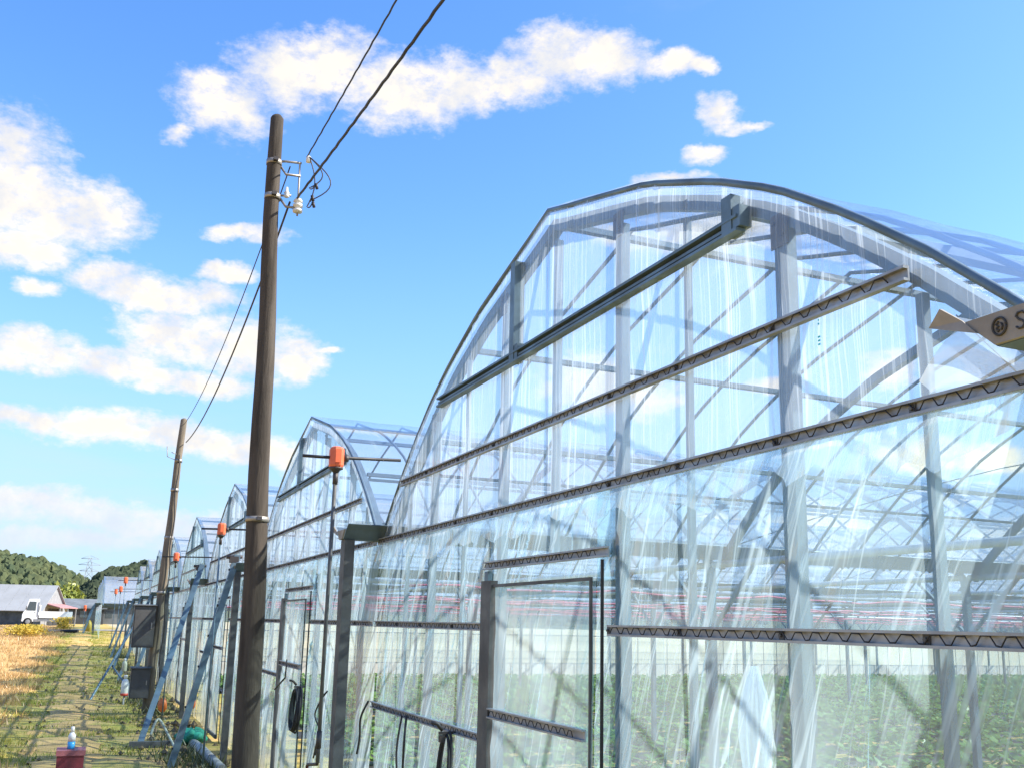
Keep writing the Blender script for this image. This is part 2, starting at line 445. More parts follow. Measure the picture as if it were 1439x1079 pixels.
# ------------------------------------------------------------------ ground
def ground_material():
    m = bpy.data.materials.new('ground'); m.use_nodes = True
    t = NT(m.node_tree); o = t.add('ShaderNodeOutputMaterial'); b = t.add('ShaderNodeBsdfPrincipled')
    tc = t.add('ShaderNodeTexCoord').outputs['Object']
    s = t.add('ShaderNodeSeparateXYZ'); t.put(s.inputs[0], tc)
    n1 = t.noise(tc, .8, 6, .65)[0]; n2 = t.noise(tc, 5, 6, .7)[0]; n3 = t.noise(t.mapping(tc, (.2, 1, 1)), 1.4, 5, .6)[0]
    soil = t.mix(t.step(n2, .3, .7), (.34, .22, .08), (.54, .36, .13))
    green = t.mix(t.step(n2, .3, .7), (.24, .25, .03), (.48, .36, .08))
    straw = t.mix(t.step(n2, .3, .7), (.42, .25, .08), (.54, .37, .15))
    c = t.mix(t.step(t.math('ADD', n1, t.math('MULTIPLY', n3, .4)), .55, .85), soil, green)
    yy = t.math('ADD', s.outputs[1], t.math('MULTIPLY', t.math('SUBTRACT', n1, .5), 1.2))
    c = t.mix(t.step(yy, -3.0, -3.6), c, straw)
    far = t.step(s.outputs[0], -23.5, -24.2)
    inside = t.math('MULTIPLY', far, t.step(yy, .0, .6))
    c = t.mix(inside, c, t.mix(t.step(n2, .3, .7), (.34, .29, .17), (.46, .41, .28)))
    t.put(b.inputs['Base Color'], c); b.inputs['Roughness'].default_value = .95
    bp = t.add('ShaderNodeBump'); bp.inputs['Strength'].default_value = .6; bp.inputs['Distance'].default_value = .06
    t.put(bp.inputs['Height'], n2); t.put(b.inputs['Normal'], bp.outputs[0])
    t.put(o.inputs[0], b.outputs[0]); MATS['ground'] = m


ground_material()
xs = np.concatenate([np.linspace(-1600, -90, 20), np.linspace(-86, 14, 130), np.linspace(20, 900, 12)])
ys = np.concatenate([np.linspace(-900, -20, 14), np.linspace(-18, 6, 60), np.linspace(9, 60, 16), np.linspace(80, 900, 10)])
X, Y = np.meshgrid(xs, ys)
lump = .03 * np.sin(X * 2.1 + np.sin(Y * 1.7)) * np.sin(Y * 2.7 + X * .6) + .02 * np.sin(X * 5.3 + Y * 3.1)
Z = gz(X) + lump * ((X > -90) & (Y < 0) & (Y > -20))
put('ground', MB().grid(np.stack([X, Y, Z], -1)), 'ground', kind='structure')
# worn footpath
pbr('path_soil', (.56, .35, .13), .95, 0, .2, 1.6, .8, col2=(.36, .23, .08), dirt=(.27, .27, .04))
px = np.linspace(-60, 9, 300); rows = []
for k, e in enumerate((-2.55, -2.35, -2.1, -1.85, -1.62)):
    wob = .10 * np.sin(px * .9 + k) + .06 * np.sin(px * 2.7 + 2 * k)
    yy = e + wob * (1 if k in (0, 4) else .3)
    l = .03 * np.sin(px * 2.1 + np.sin(yy * 1.7)) * np.sin(yy * 2.7 + px * .6) + .02 * np.sin(px * 5.3 + yy * 3.1)
    rows.append(np.stack([px, yy, gz(px) + l + (.022 if 0 < k < 4 else .006)], -1))
put('path', MB().grid(np.array(rows)), 'path_soil', kind='structure')

# ------------------------------------------------------------------ greenhouses
L = 40.
PT = [(0, 3.675), (.25, 3.605), (.5, 3.54), (1, 3.405), (1.5, 3.205), (1.85, 3.03), (2.2, 2.80), (2.5, 2.575), (2.8, 2.32), (2.97, 2.15)]
PTx = np.array([p[0] for p in PT]); PTz = np.array([p[1] for p in PT])


def roof_z(x): return np.interp(np.abs(np.asarray(x, float) - 3), PTx, PTz)


def arch_pts(drop=0., n=26, x0=.03, x1=5.97):
    h = np.linspace(x0, 3, n); h = np.concatenate([h, 6 - h[-2::-1]])
    pts = []
    for x in h:
        tt = abs(x - 3); e = .02
        sl = (np.interp(tt + e, PTx, PTz) - np.interp(max(tt - e, 0), PTx, PTz)) / (e + min(e, tt) if tt < e else 2 * e)
        nx, nz = (-sl, 1.) if x >= 3 else (sl, 1.)
        q = math.hypot(nx, nz)
        pts.append((x - nx / q * drop * (1 if tt > .05 else 0), 0, float(np.interp(tt, PTx, PTz)) - nz / q * drop))
    return pts


CACHE = {}


def part(name, parent, key, fn, mat, loc=None, kind=None, label=None):
    """a part that shares its mesh with the same part of the other houses"""
    k = (name, key, mat)
    if k not in CACHE:
        me = fn().mesh(name); me.materials.append(MATS[mat]); CACHE[k] = me
    return put(name, CACHE[k], None, parent, loc, kind=kind, label=label)


def folds(x, z, seed, amp, n, slant, span=(0, 6), fade=None):
    r = np.random.default_rng(seed); y = np.zeros_like(x)
    for _ in range(n):
        c = r.uniform(*span); w = r.uniform(.006, .022); a = r.normal(0, amp); s = slant + r.normal(0, .05 + abs(slant) * .35)
        ph = r.uniform(0, 6); z0 = r.uniform(-.4, 3.2); zl = r.uniform(.35, 1.6)
        y += a * np.exp(-((x - c - s * (z - 2.1) - .012 * np.sin(z * 3 + ph)) / w) ** 2) * np.exp(-((z - z0) / zl) ** 2)
    return y


def gable_film(seed=1, nx=420, nz=44, n=150):
    x = np.linspace(.04, 5.96, nx); top = roof_z(x) - .005; zc = 2.15
    t = np.linspace(0, 1, nz)[:, None]; Z = zc + t * (top - zc)[None, :]; X = np.repeat(x[None, :], nz, 0)
    Yv = folds(X, Z, seed, .007, n, .0) + .006 * np.sin(X * 2.3 + Z) - .004
    return MB().grid(np.stack([X, Yv, Z], -1))


def skirt_film(seed=2, nx=190, nz=60, n=60):
    m = MB()
    for i, (a, b, z0) in enumerate(((.03, 2.33, -.32), (2.335, 3.70, 1.745), (3.53, 5.97, -.32))):
        x = np.linspace(a, b, nx if i != 1 else 90); z = np.linspace(z0, 2.135, nz if i != 1 else 12)
        X, Z = np.meshgrid(x, z)
        Yv = folds(X, Z, seed + i, .013, n, .55, (a - .6, b + 1.4)) + folds(X, Z, seed + 20 + i, .008, n // 2, .1, (a, b))
        m.grid(np.stack([X, Yv + .004 + .012 * np.sin(X * 3 + Z * 2), Z], -1))
    return m


def door_film(seed=5, nx=80, nz=80):
    x = np.linspace(2.53, 3.662, nx); z = np.linspace(-.18, 1.74, nz); X, Z = np.meshgrid(x, z)
    Yv = folds(X, Z, seed, .006, 40, .3, (2.2, 4.4)) + .006 * np.sin(X * 4 + Z * 3)
    return MB().grid(np.stack([X, Yv - .062, Z], -1))


def roof_film():
    xs_ = np.concatenate([np.linspace(.03, 3, 20), np.linspace(3, 5.97, 20)[1:]])
    y = np.linspace(-.01, L, 161); P = np.zeros((len(y), len(xs_), 3))
    P[..., 0] = xs_[None]; P[..., 1] = y[:, None]
    P[..., 2] = roof_z(xs_)[None] + .016 - .006 * (1 - np.cos(y * 2 * math.pi / .5))[:, None] * .5
    r = np.random.default_rng(3)
    P[..., 2] += r.normal(0, .0022, P.shape[:2])
    return MB().grid(P)


def zigzag(x0, x1, y, z, amp=.0115, pitch=.085, r=.0024):
    """spring wire pressed into the channel by hand: pitch and height wander, one length overlaps the next"""
    m = MB(); q = random.Random(int(x0 * 977 + z * 131)); a = x0; pts = []
    while a < x1 - pitch:
        p = pitch * q.uniform(.82, 1.22); e = q.uniform(-.002, .002)
        pts += [(a, y, z - amp + e), (a + p * .22, y, z + amp + e), (a + p * .58, y, z + amp + q.uniform(-.003, .002)), (a + p * .8, y, z - amp + e)]
        a += p
        if q.random() < .035 and len(pts) > 8:
            m.tube(pts, r, 4); pts = []; a -= p * q.uniform(.2, .6) if q.random() < .6 else -p * .5
    if len(pts) > 3: m.tube(pts, r, 4)
    return m


def channel(x0, x1, y, z, h=.044, d=.022):
    """film-lock channel: back plate with two lips"""
    m = MB()
    m.box(x0, x1, y - .006, y, z - h / 2, z + h / 2)
    m.box(x0, x1, y - d, y - .0062, z + h / 2 - .008, z + h / 2)
    m.box(x0, x1, y - d, y - .0062, z - h / 2, z - h / 2 + .008)
    return m


def cchan(x0, x1, y, z, h=.062, d=.04):
    m = MB()
    m.box(x0, x1, y + d - .005, y + d, z - h / 2, z + h / 2)
    m.box(x0, x1, y, y + d - .0052, z + h / 2 - .012, z + h / 2)
    m.box(x0, x1, y, y + d - .0052, z - h / 2, z - h / 2 + .012)
    m.box(x0, x1, y + .012, y + d - .0052, z - .006, z + .006)
    return m


def trough(y0, y1):
    """open gutter with flared walls and turned-out lips"""
    o = [(-.19, .105), (-.125, .066), (-.05, .0), (.05, .0), (.125, .066), (.19, .105)]
    i = [(.187, .110), (.122, .072), (.047, .006), (-.047, .006), (-.122, .072), (-.187, .110)]
    pr = o + i; m = MB(); n = len(pr); b = 0
    for y in (y0, y1):
        m.v += [(a, y, 2.15 + z) for a, z in pr]
    for k in range(n): m.face([k, (k + 1) % n, n + (k + 1) % n, n + k])
    for e, rev in ((0, False), (n, True)):
        for k in range(5):
            q = [e + k, e + k + 1, e + n - 2 - k, e + n - 1 - k]
            m.face(q if not rev else q[::-1])
    return m


def column(x, w, d, z0, z1, y=.022):
    m = MB(); m.box(x - w / 2, x + w / 2, y, y + d, z0, z1)
    return m


ARCH = arch_pts(0); RIB = arch_pts(.075)
COLS = [(.62, .022), (1.15, .06), (1.77, .022), (2.36, .06), (3.71, .06), (4.25, .022), (4.84, .066), (5.43, .028)]
HOUSE_LABELS = [
    'nearest greenhouse, its clear arched end filling the right half of the picture',
    'second greenhouse, whose pointed end stands just left of the nearest one behind the thick pole',
    'third greenhouse, its gable half hidden just left of the thick near pole',
    'fourth greenhouse, right behind the second orange motor left of the near pole',
    'fifth greenhouse in the row, just right of the leaning far pole',
    'sixth greenhouse in the row, its gable crossed by the leaning far pole',
    'seventh greenhouse in the row, first one left of the leaning far pole',
    'eighth and last greenhouse before the lower far block of tunnels',
]
GH = 'clear film greenhouses joined in a row along the footpath'


def make_house(k):
    near = k < 1; mid = k < 5
    h = thing('greenhouse', (-6. * k, 0, 0), HOUSE_LABELS[k], 'greenhouse', GH)
    P = lambda *a, **w: part(a[0], h, *a[1:], **w)
    # front frame
    P('edge_arch', 0, lambda: MB().tube([(x, .0, z) for x, _, z in ARCH], .014, 8), 'galvanised')
    P('main_arch', 0, lambda: MB().sweep([(x, .028, z) for x, _, z in RIB], [(0, -.03), (.055, -.03), (.055, .03), (0, .03)]), 'galvanised')
    for x, w in COLS:
        zt = float(roof_z(x)) - .15
        P('end_column', x, lambda x=x, w=w, zt=zt: column(x, w, .04 if w > .05 else .025, -.35, zt, .024), 'galvanised')
    P('end_column', 'mid', lambda: column(3.04, .036, .036, 1.87, 3.5, .024), 'galvanised')
    P('tie_rail', 0, lambda: cchan(1.36, 4.68, -.012 - .03, 2.966), 'galvanised')
    for key, x0, x1, z in (('b', .57, 5.44, 2.527), ('c', .06, 5.96, 2.145), ('dl', .06, 2.31, 1.535), ('dr', 3.72, 5.96, 1.535), ('e', .06, 2.28, .955), ('door', 2.28, 3.70, 1.862)):
        r = P('film_rail', key, lambda x0=x0, x1=x1, z=z: channel(x0, x1, -.016, z), 'aluminium')
        if k < 3:
            w = part('locking_wire', r, key, lambda x0=x0, x1=x1, z=z: zigzag(x0 + .02, x1 - .02, -.034, z), 'wire_black')
    for s in (2.62, 4.62):
        P('arch_bracket', s, lambda s=s: MB().box(s - .03, s + .03, -.04, .02, 2.94, float(roof_z(s)) - .06).box(s + .032, s + .075, -.036, .016, 2.95, 3.03), 'galvanised')
    # films
    if near:
        P('gable_film', 'n', lambda: gable_film(1), 'film_gable')
        P('skirt_film', 'n', lambda: skirt_film(2), 'film_skirt')
    elif k < 3:
        P('gable_film', 'm', lambda: gable_film(8, 260, 26, 90), 'film_gable_old')
        P('skirt_film', 'm', lambda: skirt_film(9, 100, 40, 40), 'film_skirt_old')
    else:
        P('gable_film', 'f', lambda: gable_film(8, 60, 12, 30), 'film_far')
        P('skirt_film', 'f', lambda: skirt_film(9, 30, 12, 20), 'film_far')
    if k < 2:
        def hem():
            xx = np.linspace(.05, 5.95, 360); q = np.random.default_rng(5); m = MB()
            h_ = .05 + .045 * np.abs(np.sin(xx * 2.1 + 1.3 * np.sin(xx * 1.1))) + np.interp(xx, np.linspace(0, 6, 60), q.uniform(0, .09, 60))
            v = np.linspace(0, 1, 9)[:, None]
            Xh = xx[None] - .45 * v * h_[None] + 0 * v; Zh = 2.126 - v * h_[None]
            Yh = -.034 - .010 * v - .012 * v * np.sin(xx * 31 + 3 * np.sin(xx * 7))[None] - .006 * np.sin(xx * 77)[None] * v
            return m.grid(np.stack([Xh, Yh, Zh], -1))
        P('film_hem', 0, hem, 'film_hem')
        def clips():
            m = MB()
            for x, w in COLS:
                for z in (2.527, 2.145, 1.535):
                    if z > 2.2 and not .7 < x < 5.35: continue
                    if z < 1.6 and 2.25 < x < 3.69: continue
                    m.box(x - .012, x + .012, -.026, -.0235, z - .016, z + .016)
                    m.tube([(x, -.026, z), (x, -.034, z)], .006, 6)
            for x in (1.15, 2.36, 3.71, 4.84):
                zt = float(roof_z(x)) - .12
                m.box(x - .045, x + .045, .018, .0232, zt - .09, zt + .03); m.tube([(x - .02, .018, zt), (x - .02, .008, zt)], .008, 6); m.tube([(x + .02, .018, zt - .05), (x + .02, .008, zt - .05)], .008, 6)
            return m
        P('frame_clip', 0, clips, 'galvanised_dull', kind='stuff')
    P('roof_film', 0, roof_film, 'film_roof')
    # sliding door
    d = P('door', 0, lambda: MB().box(2.385, 2.525, -.085, -.045, -.2, 1.775).box(3.63, 3.642, -.075, -.064, -.2, 1.755)
          .box(2.527, 3.629, -.075, -.06, 1.74, 1.755).box(2.527, 3.603, -.083, -.047, -.2, -.15), 'galvanised_dull')
    part('door_film', d, 'n' if k < 3 else 'f', (lambda: door_film()) if k < 3 else (lambda: door_film(5, 16, 16)), 'film_door')
    part('door_rail', d, 0, lambda: channel(2.527, 3.603, -.07, 1.105, .05), 'aluminium')
    if k < 3: part('door_wire', d, 0, lambda: zigzag(2.55, 3.59, -.088, 1.105), 'wire_black')
    P('door_jamb', 0, lambda: MB().box(2.33, 2.38, -.045, -.018, -.3, 1.83), 'galvanised')
    P('door_jamb', 1, lambda: MB().box(3.655, 3.664, -.034, -.022, -.3, 1.83), 'wire_black')
    # gutter on the valley with its post and brace
    P('gutter', 0, lambda: trough(-.30, L), 'gutter_steel')
    P('gutter_cap', 0, lambda: MB().hexa([(-.048, -.312, 2.152), (.048, -.312, 2.152), (.122, -.312, 2.221), (-.122, -.312, 2.221), (-.048, -.302, 2.152), (.048, -.302, 2.152), (.122, -.302, 2.221), (-.122, -.302, 2.221)])
      .hexa([(-.085, -.318, 2.186), (-.122, -.318, 2.224), (-.166, -.335, 2.262), (-.2, -.335, 2.226), (-.085, -.313, 2.186), (-.122, -.313, 2.224), (-.166, -.325, 2.262), (-.2, -.325, 2.226)]), 'gutter_plate')
    P('gutter_post', 0, lambda: MB().box(-.065, .065, -.29, -.282, -.6, 2.148).box(-.065, -.057, -.2818, -.215, -.6, 2.148).box(.057, .065, -.2818, -.215, -.6, 2.148), 'galvanised_dull')
    if k >= 1:
        def brace(a, b):
            m = MB(); m.bar(a, b, .10, .007, (0, 1, 0)); a2 = Vector(a) + Vector((.05, .036, 0)); b2 = Vector(b) + Vector((.05, .036, 0))
            m.bar(a2, b2, .007, .075, (0, 1, 0))
            return m
        if k == 1: a, b = (.15, -.95, -.35), (.02, -.31, 2.36)
        elif k == 2: a, b = (4.0, -1.2, -.3), (2.0, -.34, 2.42)
        else: a, b = (.5, -1.05, -.35), (.02, -.31, 2.25)
        br = P('brace', k if k < 3 else 3, lambda: brace(a, b), 'galvanised')
        def bolts():
            m = MB()
            for f in (.12, .3, .48, .62, .76, .93):
                q = Vector(a).lerp(Vector(b), f); m.tube([q + Vector((0, -.02, 0)), q + Vector((0, .0, 0))], .014, 8)
            return m
        if k < 3:
            part('bolt', br, k, bolts, 'wire_black', kind='stuff')
            part('clamp', br, k, lambda: MB().box(b[0] - .05, b[0] + .06, b[1] - .06, b[1] + .05, b[2] - .1, b[2] - .02)
                 .tube([(b[0], b[1] - .1, b[2] - .03), (b[0], b[1] + .1, b[2] - .02)], .024, 10), 'motor_dark')
    # roof pipes, purlins
    if mid:
        ymax = 14 + 6 * k; st = .5 if k < 2 else (1.0 if k < 3 else 1.5)
        y = st
        while y < ymax:
            heavy = abs(y / 3 - round(y / 3)) < 1e-6
            if heavy:
                P('main_arch', 0, None, 'galvanised', loc=(0, y, 0))
                P('tie_beam', 0, lambda: MB().tube([(.05, 0, 2.10), (5.95, 0, 2.10)], .03, 10), 'white_pipe', loc=(0, y, 0))
                P('valley_post', 0, lambda: MB().box(-.03, .03, -.03, .03, -.35, 2.08), 'galvanised', loc=(0, y, 0))
                P('post_brace', 0, lambda: MB().bar((.03, 0, 1.55), (.62, 0, 2.08), .03, .03, (0, 1, 0)).bar((-.03, 0, 1.55), (-.62, 0, 2.08), .03, .03, (0, 1, 0)), 'galvanised', loc=(0, y, 0))
            else:
                P('arch_pipe', 0, lambda: MB().tube([(x, 0, z - .004) for x, _, z in arch_pts(.012, 14)], .0125, 6), 'galvanised', loc=(0, y, 0))
            y += st
        for x in (3., .9, 5.1, 1.75, 4.25):
            P('purlin', x, lambda x=x: MB().box(x - .022, x + .022, .1, L, float(roof_z(x)) - .085, float(roof_z(x)) - .055), 'galvanised')
        P('vent_rail', 0, lambda: MB().tube([(.62, .02, 2.60), (.62, L, 2.60)], .013, 6), 'galvanised')
        # wind braces of the roof slope: thin crossed rods
        for j in range(5):
            for sgn in (0, 1):
                y0 = 3 + j * 6; a, b = (y0, y0 + 6) if sgn else (y0 + 6, y0)
                P('brace_rod', (j, sgn), lambda a=a, b=b: MB().tube([(.15 + (2.85 - .15) * u, a + (b - a) * u, float(roof_z(.15 + 2.7 * u)) - .05) for u in np.linspace(0, 1, 9)], .005, 5), 'galvanised')
    else:
        for j in range(1, 8):
            P('main_arch', 0, None, 'galvanised', loc=(0, 3. * j, 0))
        P('purlin', 3., lambda: None, 'galvanised')
    if k in (1, 2, 3):
        for xx, zz in ((1.0, 1.86), (2.9, 1.80), (4.6, 1.88)):
            def cord(xx=xx, zz=zz):
                yy = np.linspace(.6, 38, 120)
                return MB().tube([(xx + .02 * math.sin(v * 2.1), v, zz + .014 * math.sin(v * 3.3 + xx) + .012 * math.sin(v * 7.1)) for v in yy], .011, 5)
            P('curtain_cord', xx, cord, 'pink_cord')
        P('curtain_pipe', 0, lambda: MB().tube([(3.6, .4, 1.95), (3.6, 38, 1.95)], .022, 8), 'white_pipe')
    if k == 0:
        g = put('gutter', CACHE[('gutter', 0, 'gutter_steel')], None, h, (6, 0, 0))
        # maker's stamp on the sloping outer wall of the near gutter: a ring with a mark inside, then a letter
        gc = put('gutter_cap', CACHE[('gutter_cap', 0, 'gutter_plate')], None, h, (6, 0, 0))
        def ring(cx, cz, rx, rz, a0=0, a1=360, n=22):
            return [(cx + rx * math.cos(R(a0 + (a1 - a0) * i / n)), -.3145, cz + rz * math.sin(R(a0 + (a1 - a0) * i / n))) for i in range(n + 1)]
        put('stamp_ring', MB().tube(ring(-.03, 2.187, .017, .019), .0026, 5), 'gutter_stamp', gc)
        put('stamp_mark', MB().tube([(-.035 + .004 * math.sin(q * 1.9), -.3145, 2.176 + .0028 * q) for q in range(9)], .0022, 5).tube([(-.026, -.3145, 2.178), (-.022, -.3145, 2.186), (-.025, -.3145, 2.194)], .0022, 5), 'gutter_stamp', gc)
        put('stamp_letter', MB().tube([(.022 + a * .9, -.3145, 2.187 + b) for a, b in ((.012, .012), (.006, .017), (-.005, .017), (-.011, .010), (-.004, .002), (.005, -.002), (.011, -.010), (.005, -.017), (-.006, -.017), (-.012, -.012))], .0025, 5), 'gutter_stamp', gc)
        # teal print running down the film
        pm = MB()
        for j in range(9):
            z = 2.545 - j * .012 - (.03 if j > 5 else 0); w = random.uniform(.002, .006)
            pm.box(5.063 - w, 5.063 + w, -.019, -.0185, z - .003, z + .003)
        put('film_print', pm, 'print_teal', h, kind='stuff')
        fl = np.linspace(0, 1, 14); U, Vv = np.meshgrid(fl, fl)
        put('film_flap', MB().grid(np.stack([5.48 + U * .42, -.03 + .02 * np.sin(U * 5 + Vv * 4), 2.165 + Vv * .17 * np.sin(np.clip(U * 2.6 + .25, 0, 3.1))], -1)), 'film_bag', h)
    if k == 4:
        yy = np.linspace(.1, L, 160); zz = np.linspace(.28, 2.08, 8); A, B = np.meshgrid(yy, zz)
        put('side_film', MB().grid(np.stack([.02 + .01 * np.sin(A * 6), A, B], -1)), 'film_side', h)
        A, B = np.meshgrid(yy, np.linspace(-.4, .275, 5))
        put('side_skirt', MB().grid(np.stack([.025 + .012 * np.sin(A * 6.3) + .008 * np.sin(A * 14), A, B], -1)), 'skirt_white', h)
        for j in range(66):
            P('side_pipe', 0, lambda: MB().tube([(.06, 0, -.35), (.06, 0, 2.08)], .011, 6), 'galvanised', loc=(0, .6 * j + .5, 0))
        P('side_rail', 0, lambda: MB().box(.0, .014, .1, L, 1.2, 1.23), 'aluminium')
        P('side_rail', 1, lambda: MB().box(.0, .014, .1, L, .27, .30), 'aluminium')
    return h


for k in range(8): make_house(k)

# lower, older tunnels at the end of the row, standing nearer the path
FAR_LABELS = ['first of the low far tunnels past the long row, nearest of them', 'second low far tunnel beyond the end of the long row',
              'middle one of the five low far tunnels near the road', 'fourth low far tunnel, last but one before the road',
              'last low far tunnel at the end of the path by the road']
for k in range(5):
    h = thing('greenhouse', (-55.5 - 6 * k, -1.25, .0), FAR_LABELS[k], 'greenhouse', 'low film tunnels at the far end of the path')
    part('gable_film', h, 'f', None, 'film_far'); part('skirt_film', h, 'f', None, 'film_far')
    part('roof_film', h, 0, None, 'film_roof'); part('edge_arch', h, 0, None, 'galvanised'); part('main_arch', h, 0, None, 'galvanised')
    part('film_rail', h, 'c', None, 'aluminium'); part('gutter_post', h, 0, None, 'galvanised_dull'); part('gutter', h, 0, None, 'gutter_steel')
    part('brace', h, 3, None, 'galvanised')

# ------------------------------------------------------------------ planting beds and crop
bm = []
bedx = [x for x in np.arange(-23.3, 5.6, 1.2)]
for bx in bedx:
    yv = np.linspace(1.2, 39.5, 80); prof = [(-.36, -.30), (-.28, -.21), (0, -.18), (.28, -.21), (.36, -.30)]
    P_ = np.zeros((len(yv), 5, 3))
    for j, (a, z) in enumerate(prof):
        P_[:, j, 0] = bx + a + .015 * np.sin(yv * 3 + bx); P_[:, j, 1] = yv; P_[:, j, 2] = z + float(gz(bx)) + .25 + .012 * np.sin(yv * 5 + j)
    put('planting_bed', MB().grid(P_), 'mulch', kind='structure')


def leaves(centres, size, n, spread, hgt):
    """small bent leaf quads scattered round the given plant centres"""
    C = np.repeat(np.asarray(centres), n, 0); N = len(C)
    a = rng.uniform(0, 2 * np.pi, N); r = rng.uniform(.1, 1, N) * spread
    P = C + np.stack([np.cos(a) * r, np.sin(a) * r, rng.uniform(.1, 1, N) * hgt], 1)
    a2 = a + rng.normal(0, .5, N); tilt = rng.uniform(-.3, .8, N); s = size * rng.uniform(.6, 1.3, N)
    d = np.stack([np.cos(a2) * np.cos(tilt), np.sin(a2) * np.cos(tilt), np.sin(tilt)], 1)
    w = np.stack([-np.sin(a2), np.cos(a2), rng.normal(0, .25, N)], 1)
    V = np.stack([P - d * s[:, None] * .5, P + w * s[:, None] * .38, P + d * s[:, None] * .55, P - w * s[:, None] * .38], 1).reshape(-1, 3)
    return V, np.arange(len(V)).reshape(-1, 4)


cs = []
for bx in bedx:
    k = (5.9 - bx) / 6; y0 = 1.5; y1 = min(39, 10 + (6 - bx) * 1.35)
    for y in np.arange(y0, y1, .3):
        for sx in (-.17, .17):
            if rng.random() < .93:
                cs.append((bx + sx + rng.normal(0, .03), y + rng.normal(0, .04), -.20 + .25 + float(gz(bx))))
V, F = leaves(cs, .15, 13, .24, .17)
put('crop_foliage', raw_mesh('crop_foliage', V, F, 'crop_leaf'), kind='stuff')


# ------------------------------------------------------------------ grass
def blades(x, y, h, w, mat, name, lean=.35):
    N = len(x); z = gz(x); a = rng.uniform(0, 2 * np.pi, N); l = rng.normal(0, lean, (N, 2)) * h[:, None]
    c, s = np.cos(a) * w, np.sin(a) * w
    V = np.stack([np.stack([x - c, y - s, z - .02], 1), np.stack([x + c, y + s, z - .02], 1),
                  np.stack([x + l[:, 0], y + l[:, 1], z + h], 1)], 1).reshape(-1, 3)
    put(name, raw_mesh(name, V, np.arange(len(V)).reshape(-1, 3), mat), kind='stuff')


N = 60000
x = -6 - 66 * rng.random(N) ** 1.5; y = -2.95 - np.abs(rng.normal(0, .35, N)) - rng.random(N) ** 1.4 * 10 * (rng.random(N) < .9) + .25 * np.sin(x * .8) + .15 * np.sin(x * 2.9)
ok = ((np.sin(x * 1.7 + y) + np.sin(y * 3.1 - x * .6) + rng.normal(0, 1, N)) > -.8) & (rng.random(N) < np.clip((-x - 6) / 12 + (-y - 3.2) * .5, .12, 1))
x, y = x[ok], y[ok]
blades(x, y, rng.uniform(.04, .16, len(x)) * (1 + .35 * (y < -4.2)), rng.uniform(.004, .012, len(x)) * (1 + np.abs(x) / 35), 'straw_blade', 'dry_grass')
N = 60000
x = 2 - 62 * rng.random(N) ** 1.3; y = np.where(rng.random(N) < .16, rng.normal(-2.1, .3, N), np.where(rng.random(N) < .55, rng.normal(-2.85, .36, N), rng.normal(-1.3, .42, N)))
ok = (np.sin(x * 2.3) + np.sin(x * .7 + y * 2) + rng.normal(0, .8, N)) > -.5
x, y = x[ok], y[ok]
blades(x, y, rng.uniform(.015, .075, len(x)), rng.uniform(.003, .009, len(x)) * (1 + np.abs(x) / 30), 'grass_blade', 'green_grass', .6)
M_ = 900
cx_ = 1 - 30 * rng.random(M_) ** 1.2; cy_ = np.where(rng.random(M_) < .5, rng.normal(-.75, .28, M_), rng.uniform(-3, -1, M_)); Vs = []; Fs = []
oct_v = np.array([(1, 0, 0), (-1, 0, 0), (0, 1, 0), (0, -1, 0), (0, 0, 1), (0, 0, -1)], float); oct_f = np.array([(0, 2, 4), (2, 1, 4), (1, 3, 4), (3, 0, 4), (2, 0, 5), (1, 2, 5), (3, 1, 5), (0, 3, 5)])
for i in range(M_):
    sz = rng.uniform(.012, .05) * (1.5 if cy_[i] > -1 else .8)
    Vs.append(oct_v * sz * rng.uniform(.6, 1.3, (6, 3)) + np.array([cx_[i], cy_[i], float(gz(cx_[i])) + sz * .3])); Fs.append(oct_f + 6 * i)
pbr('clod', (.20, .15, .09), .95, 0, .3, 3, .5, dirt=(.07, .06, .05))
put('soil_clods', raw_mesh('soil_clods', np.concatenate(Vs), np.concatenate(Fs), 'clod'), kind='stuff')
# dark weedy fringe at the foot of the gables
N = 9000
x = 2 - 46 * rng.random(N); y = rng.normal(-.62, .22, N)
ok = np.sin(x * 1.9) + np.sin(x * .83 + 1) + rng.normal(0, .6, N) > .3
x, y = x[ok], y[ok]
blades(x, y, rng.uniform(.04, .2, len(x)), rng.uniform(.006, .016, len(x)), 'weed_dark', 'weed_fringe', .5)

# ------------------------------------------------------------------ poles and cables
def pole(name, base, top, r0, r1, mat, label):
    base, top = Vector(base), Vector(top)
    t = thing(name, base, label, 'utility pole', None)
    d = top - base; n = 14
    pts = [d * (i / n) + Vector((.01 * math.sin(i), .008 * math.cos(i * 1.3), 0)) for i in range(n + 1)]
    rad = [r0 + (r1 - r0) * (i / n) for i in range(n + 1)]
    ax = d.normalized()
    pts += [d + ax * .02, d + ax * .035]; rad += [r1 * .8, r1 * .3]
    put('shaft', MB().tube(pts, rad, 20), mat, t)
    return t, d


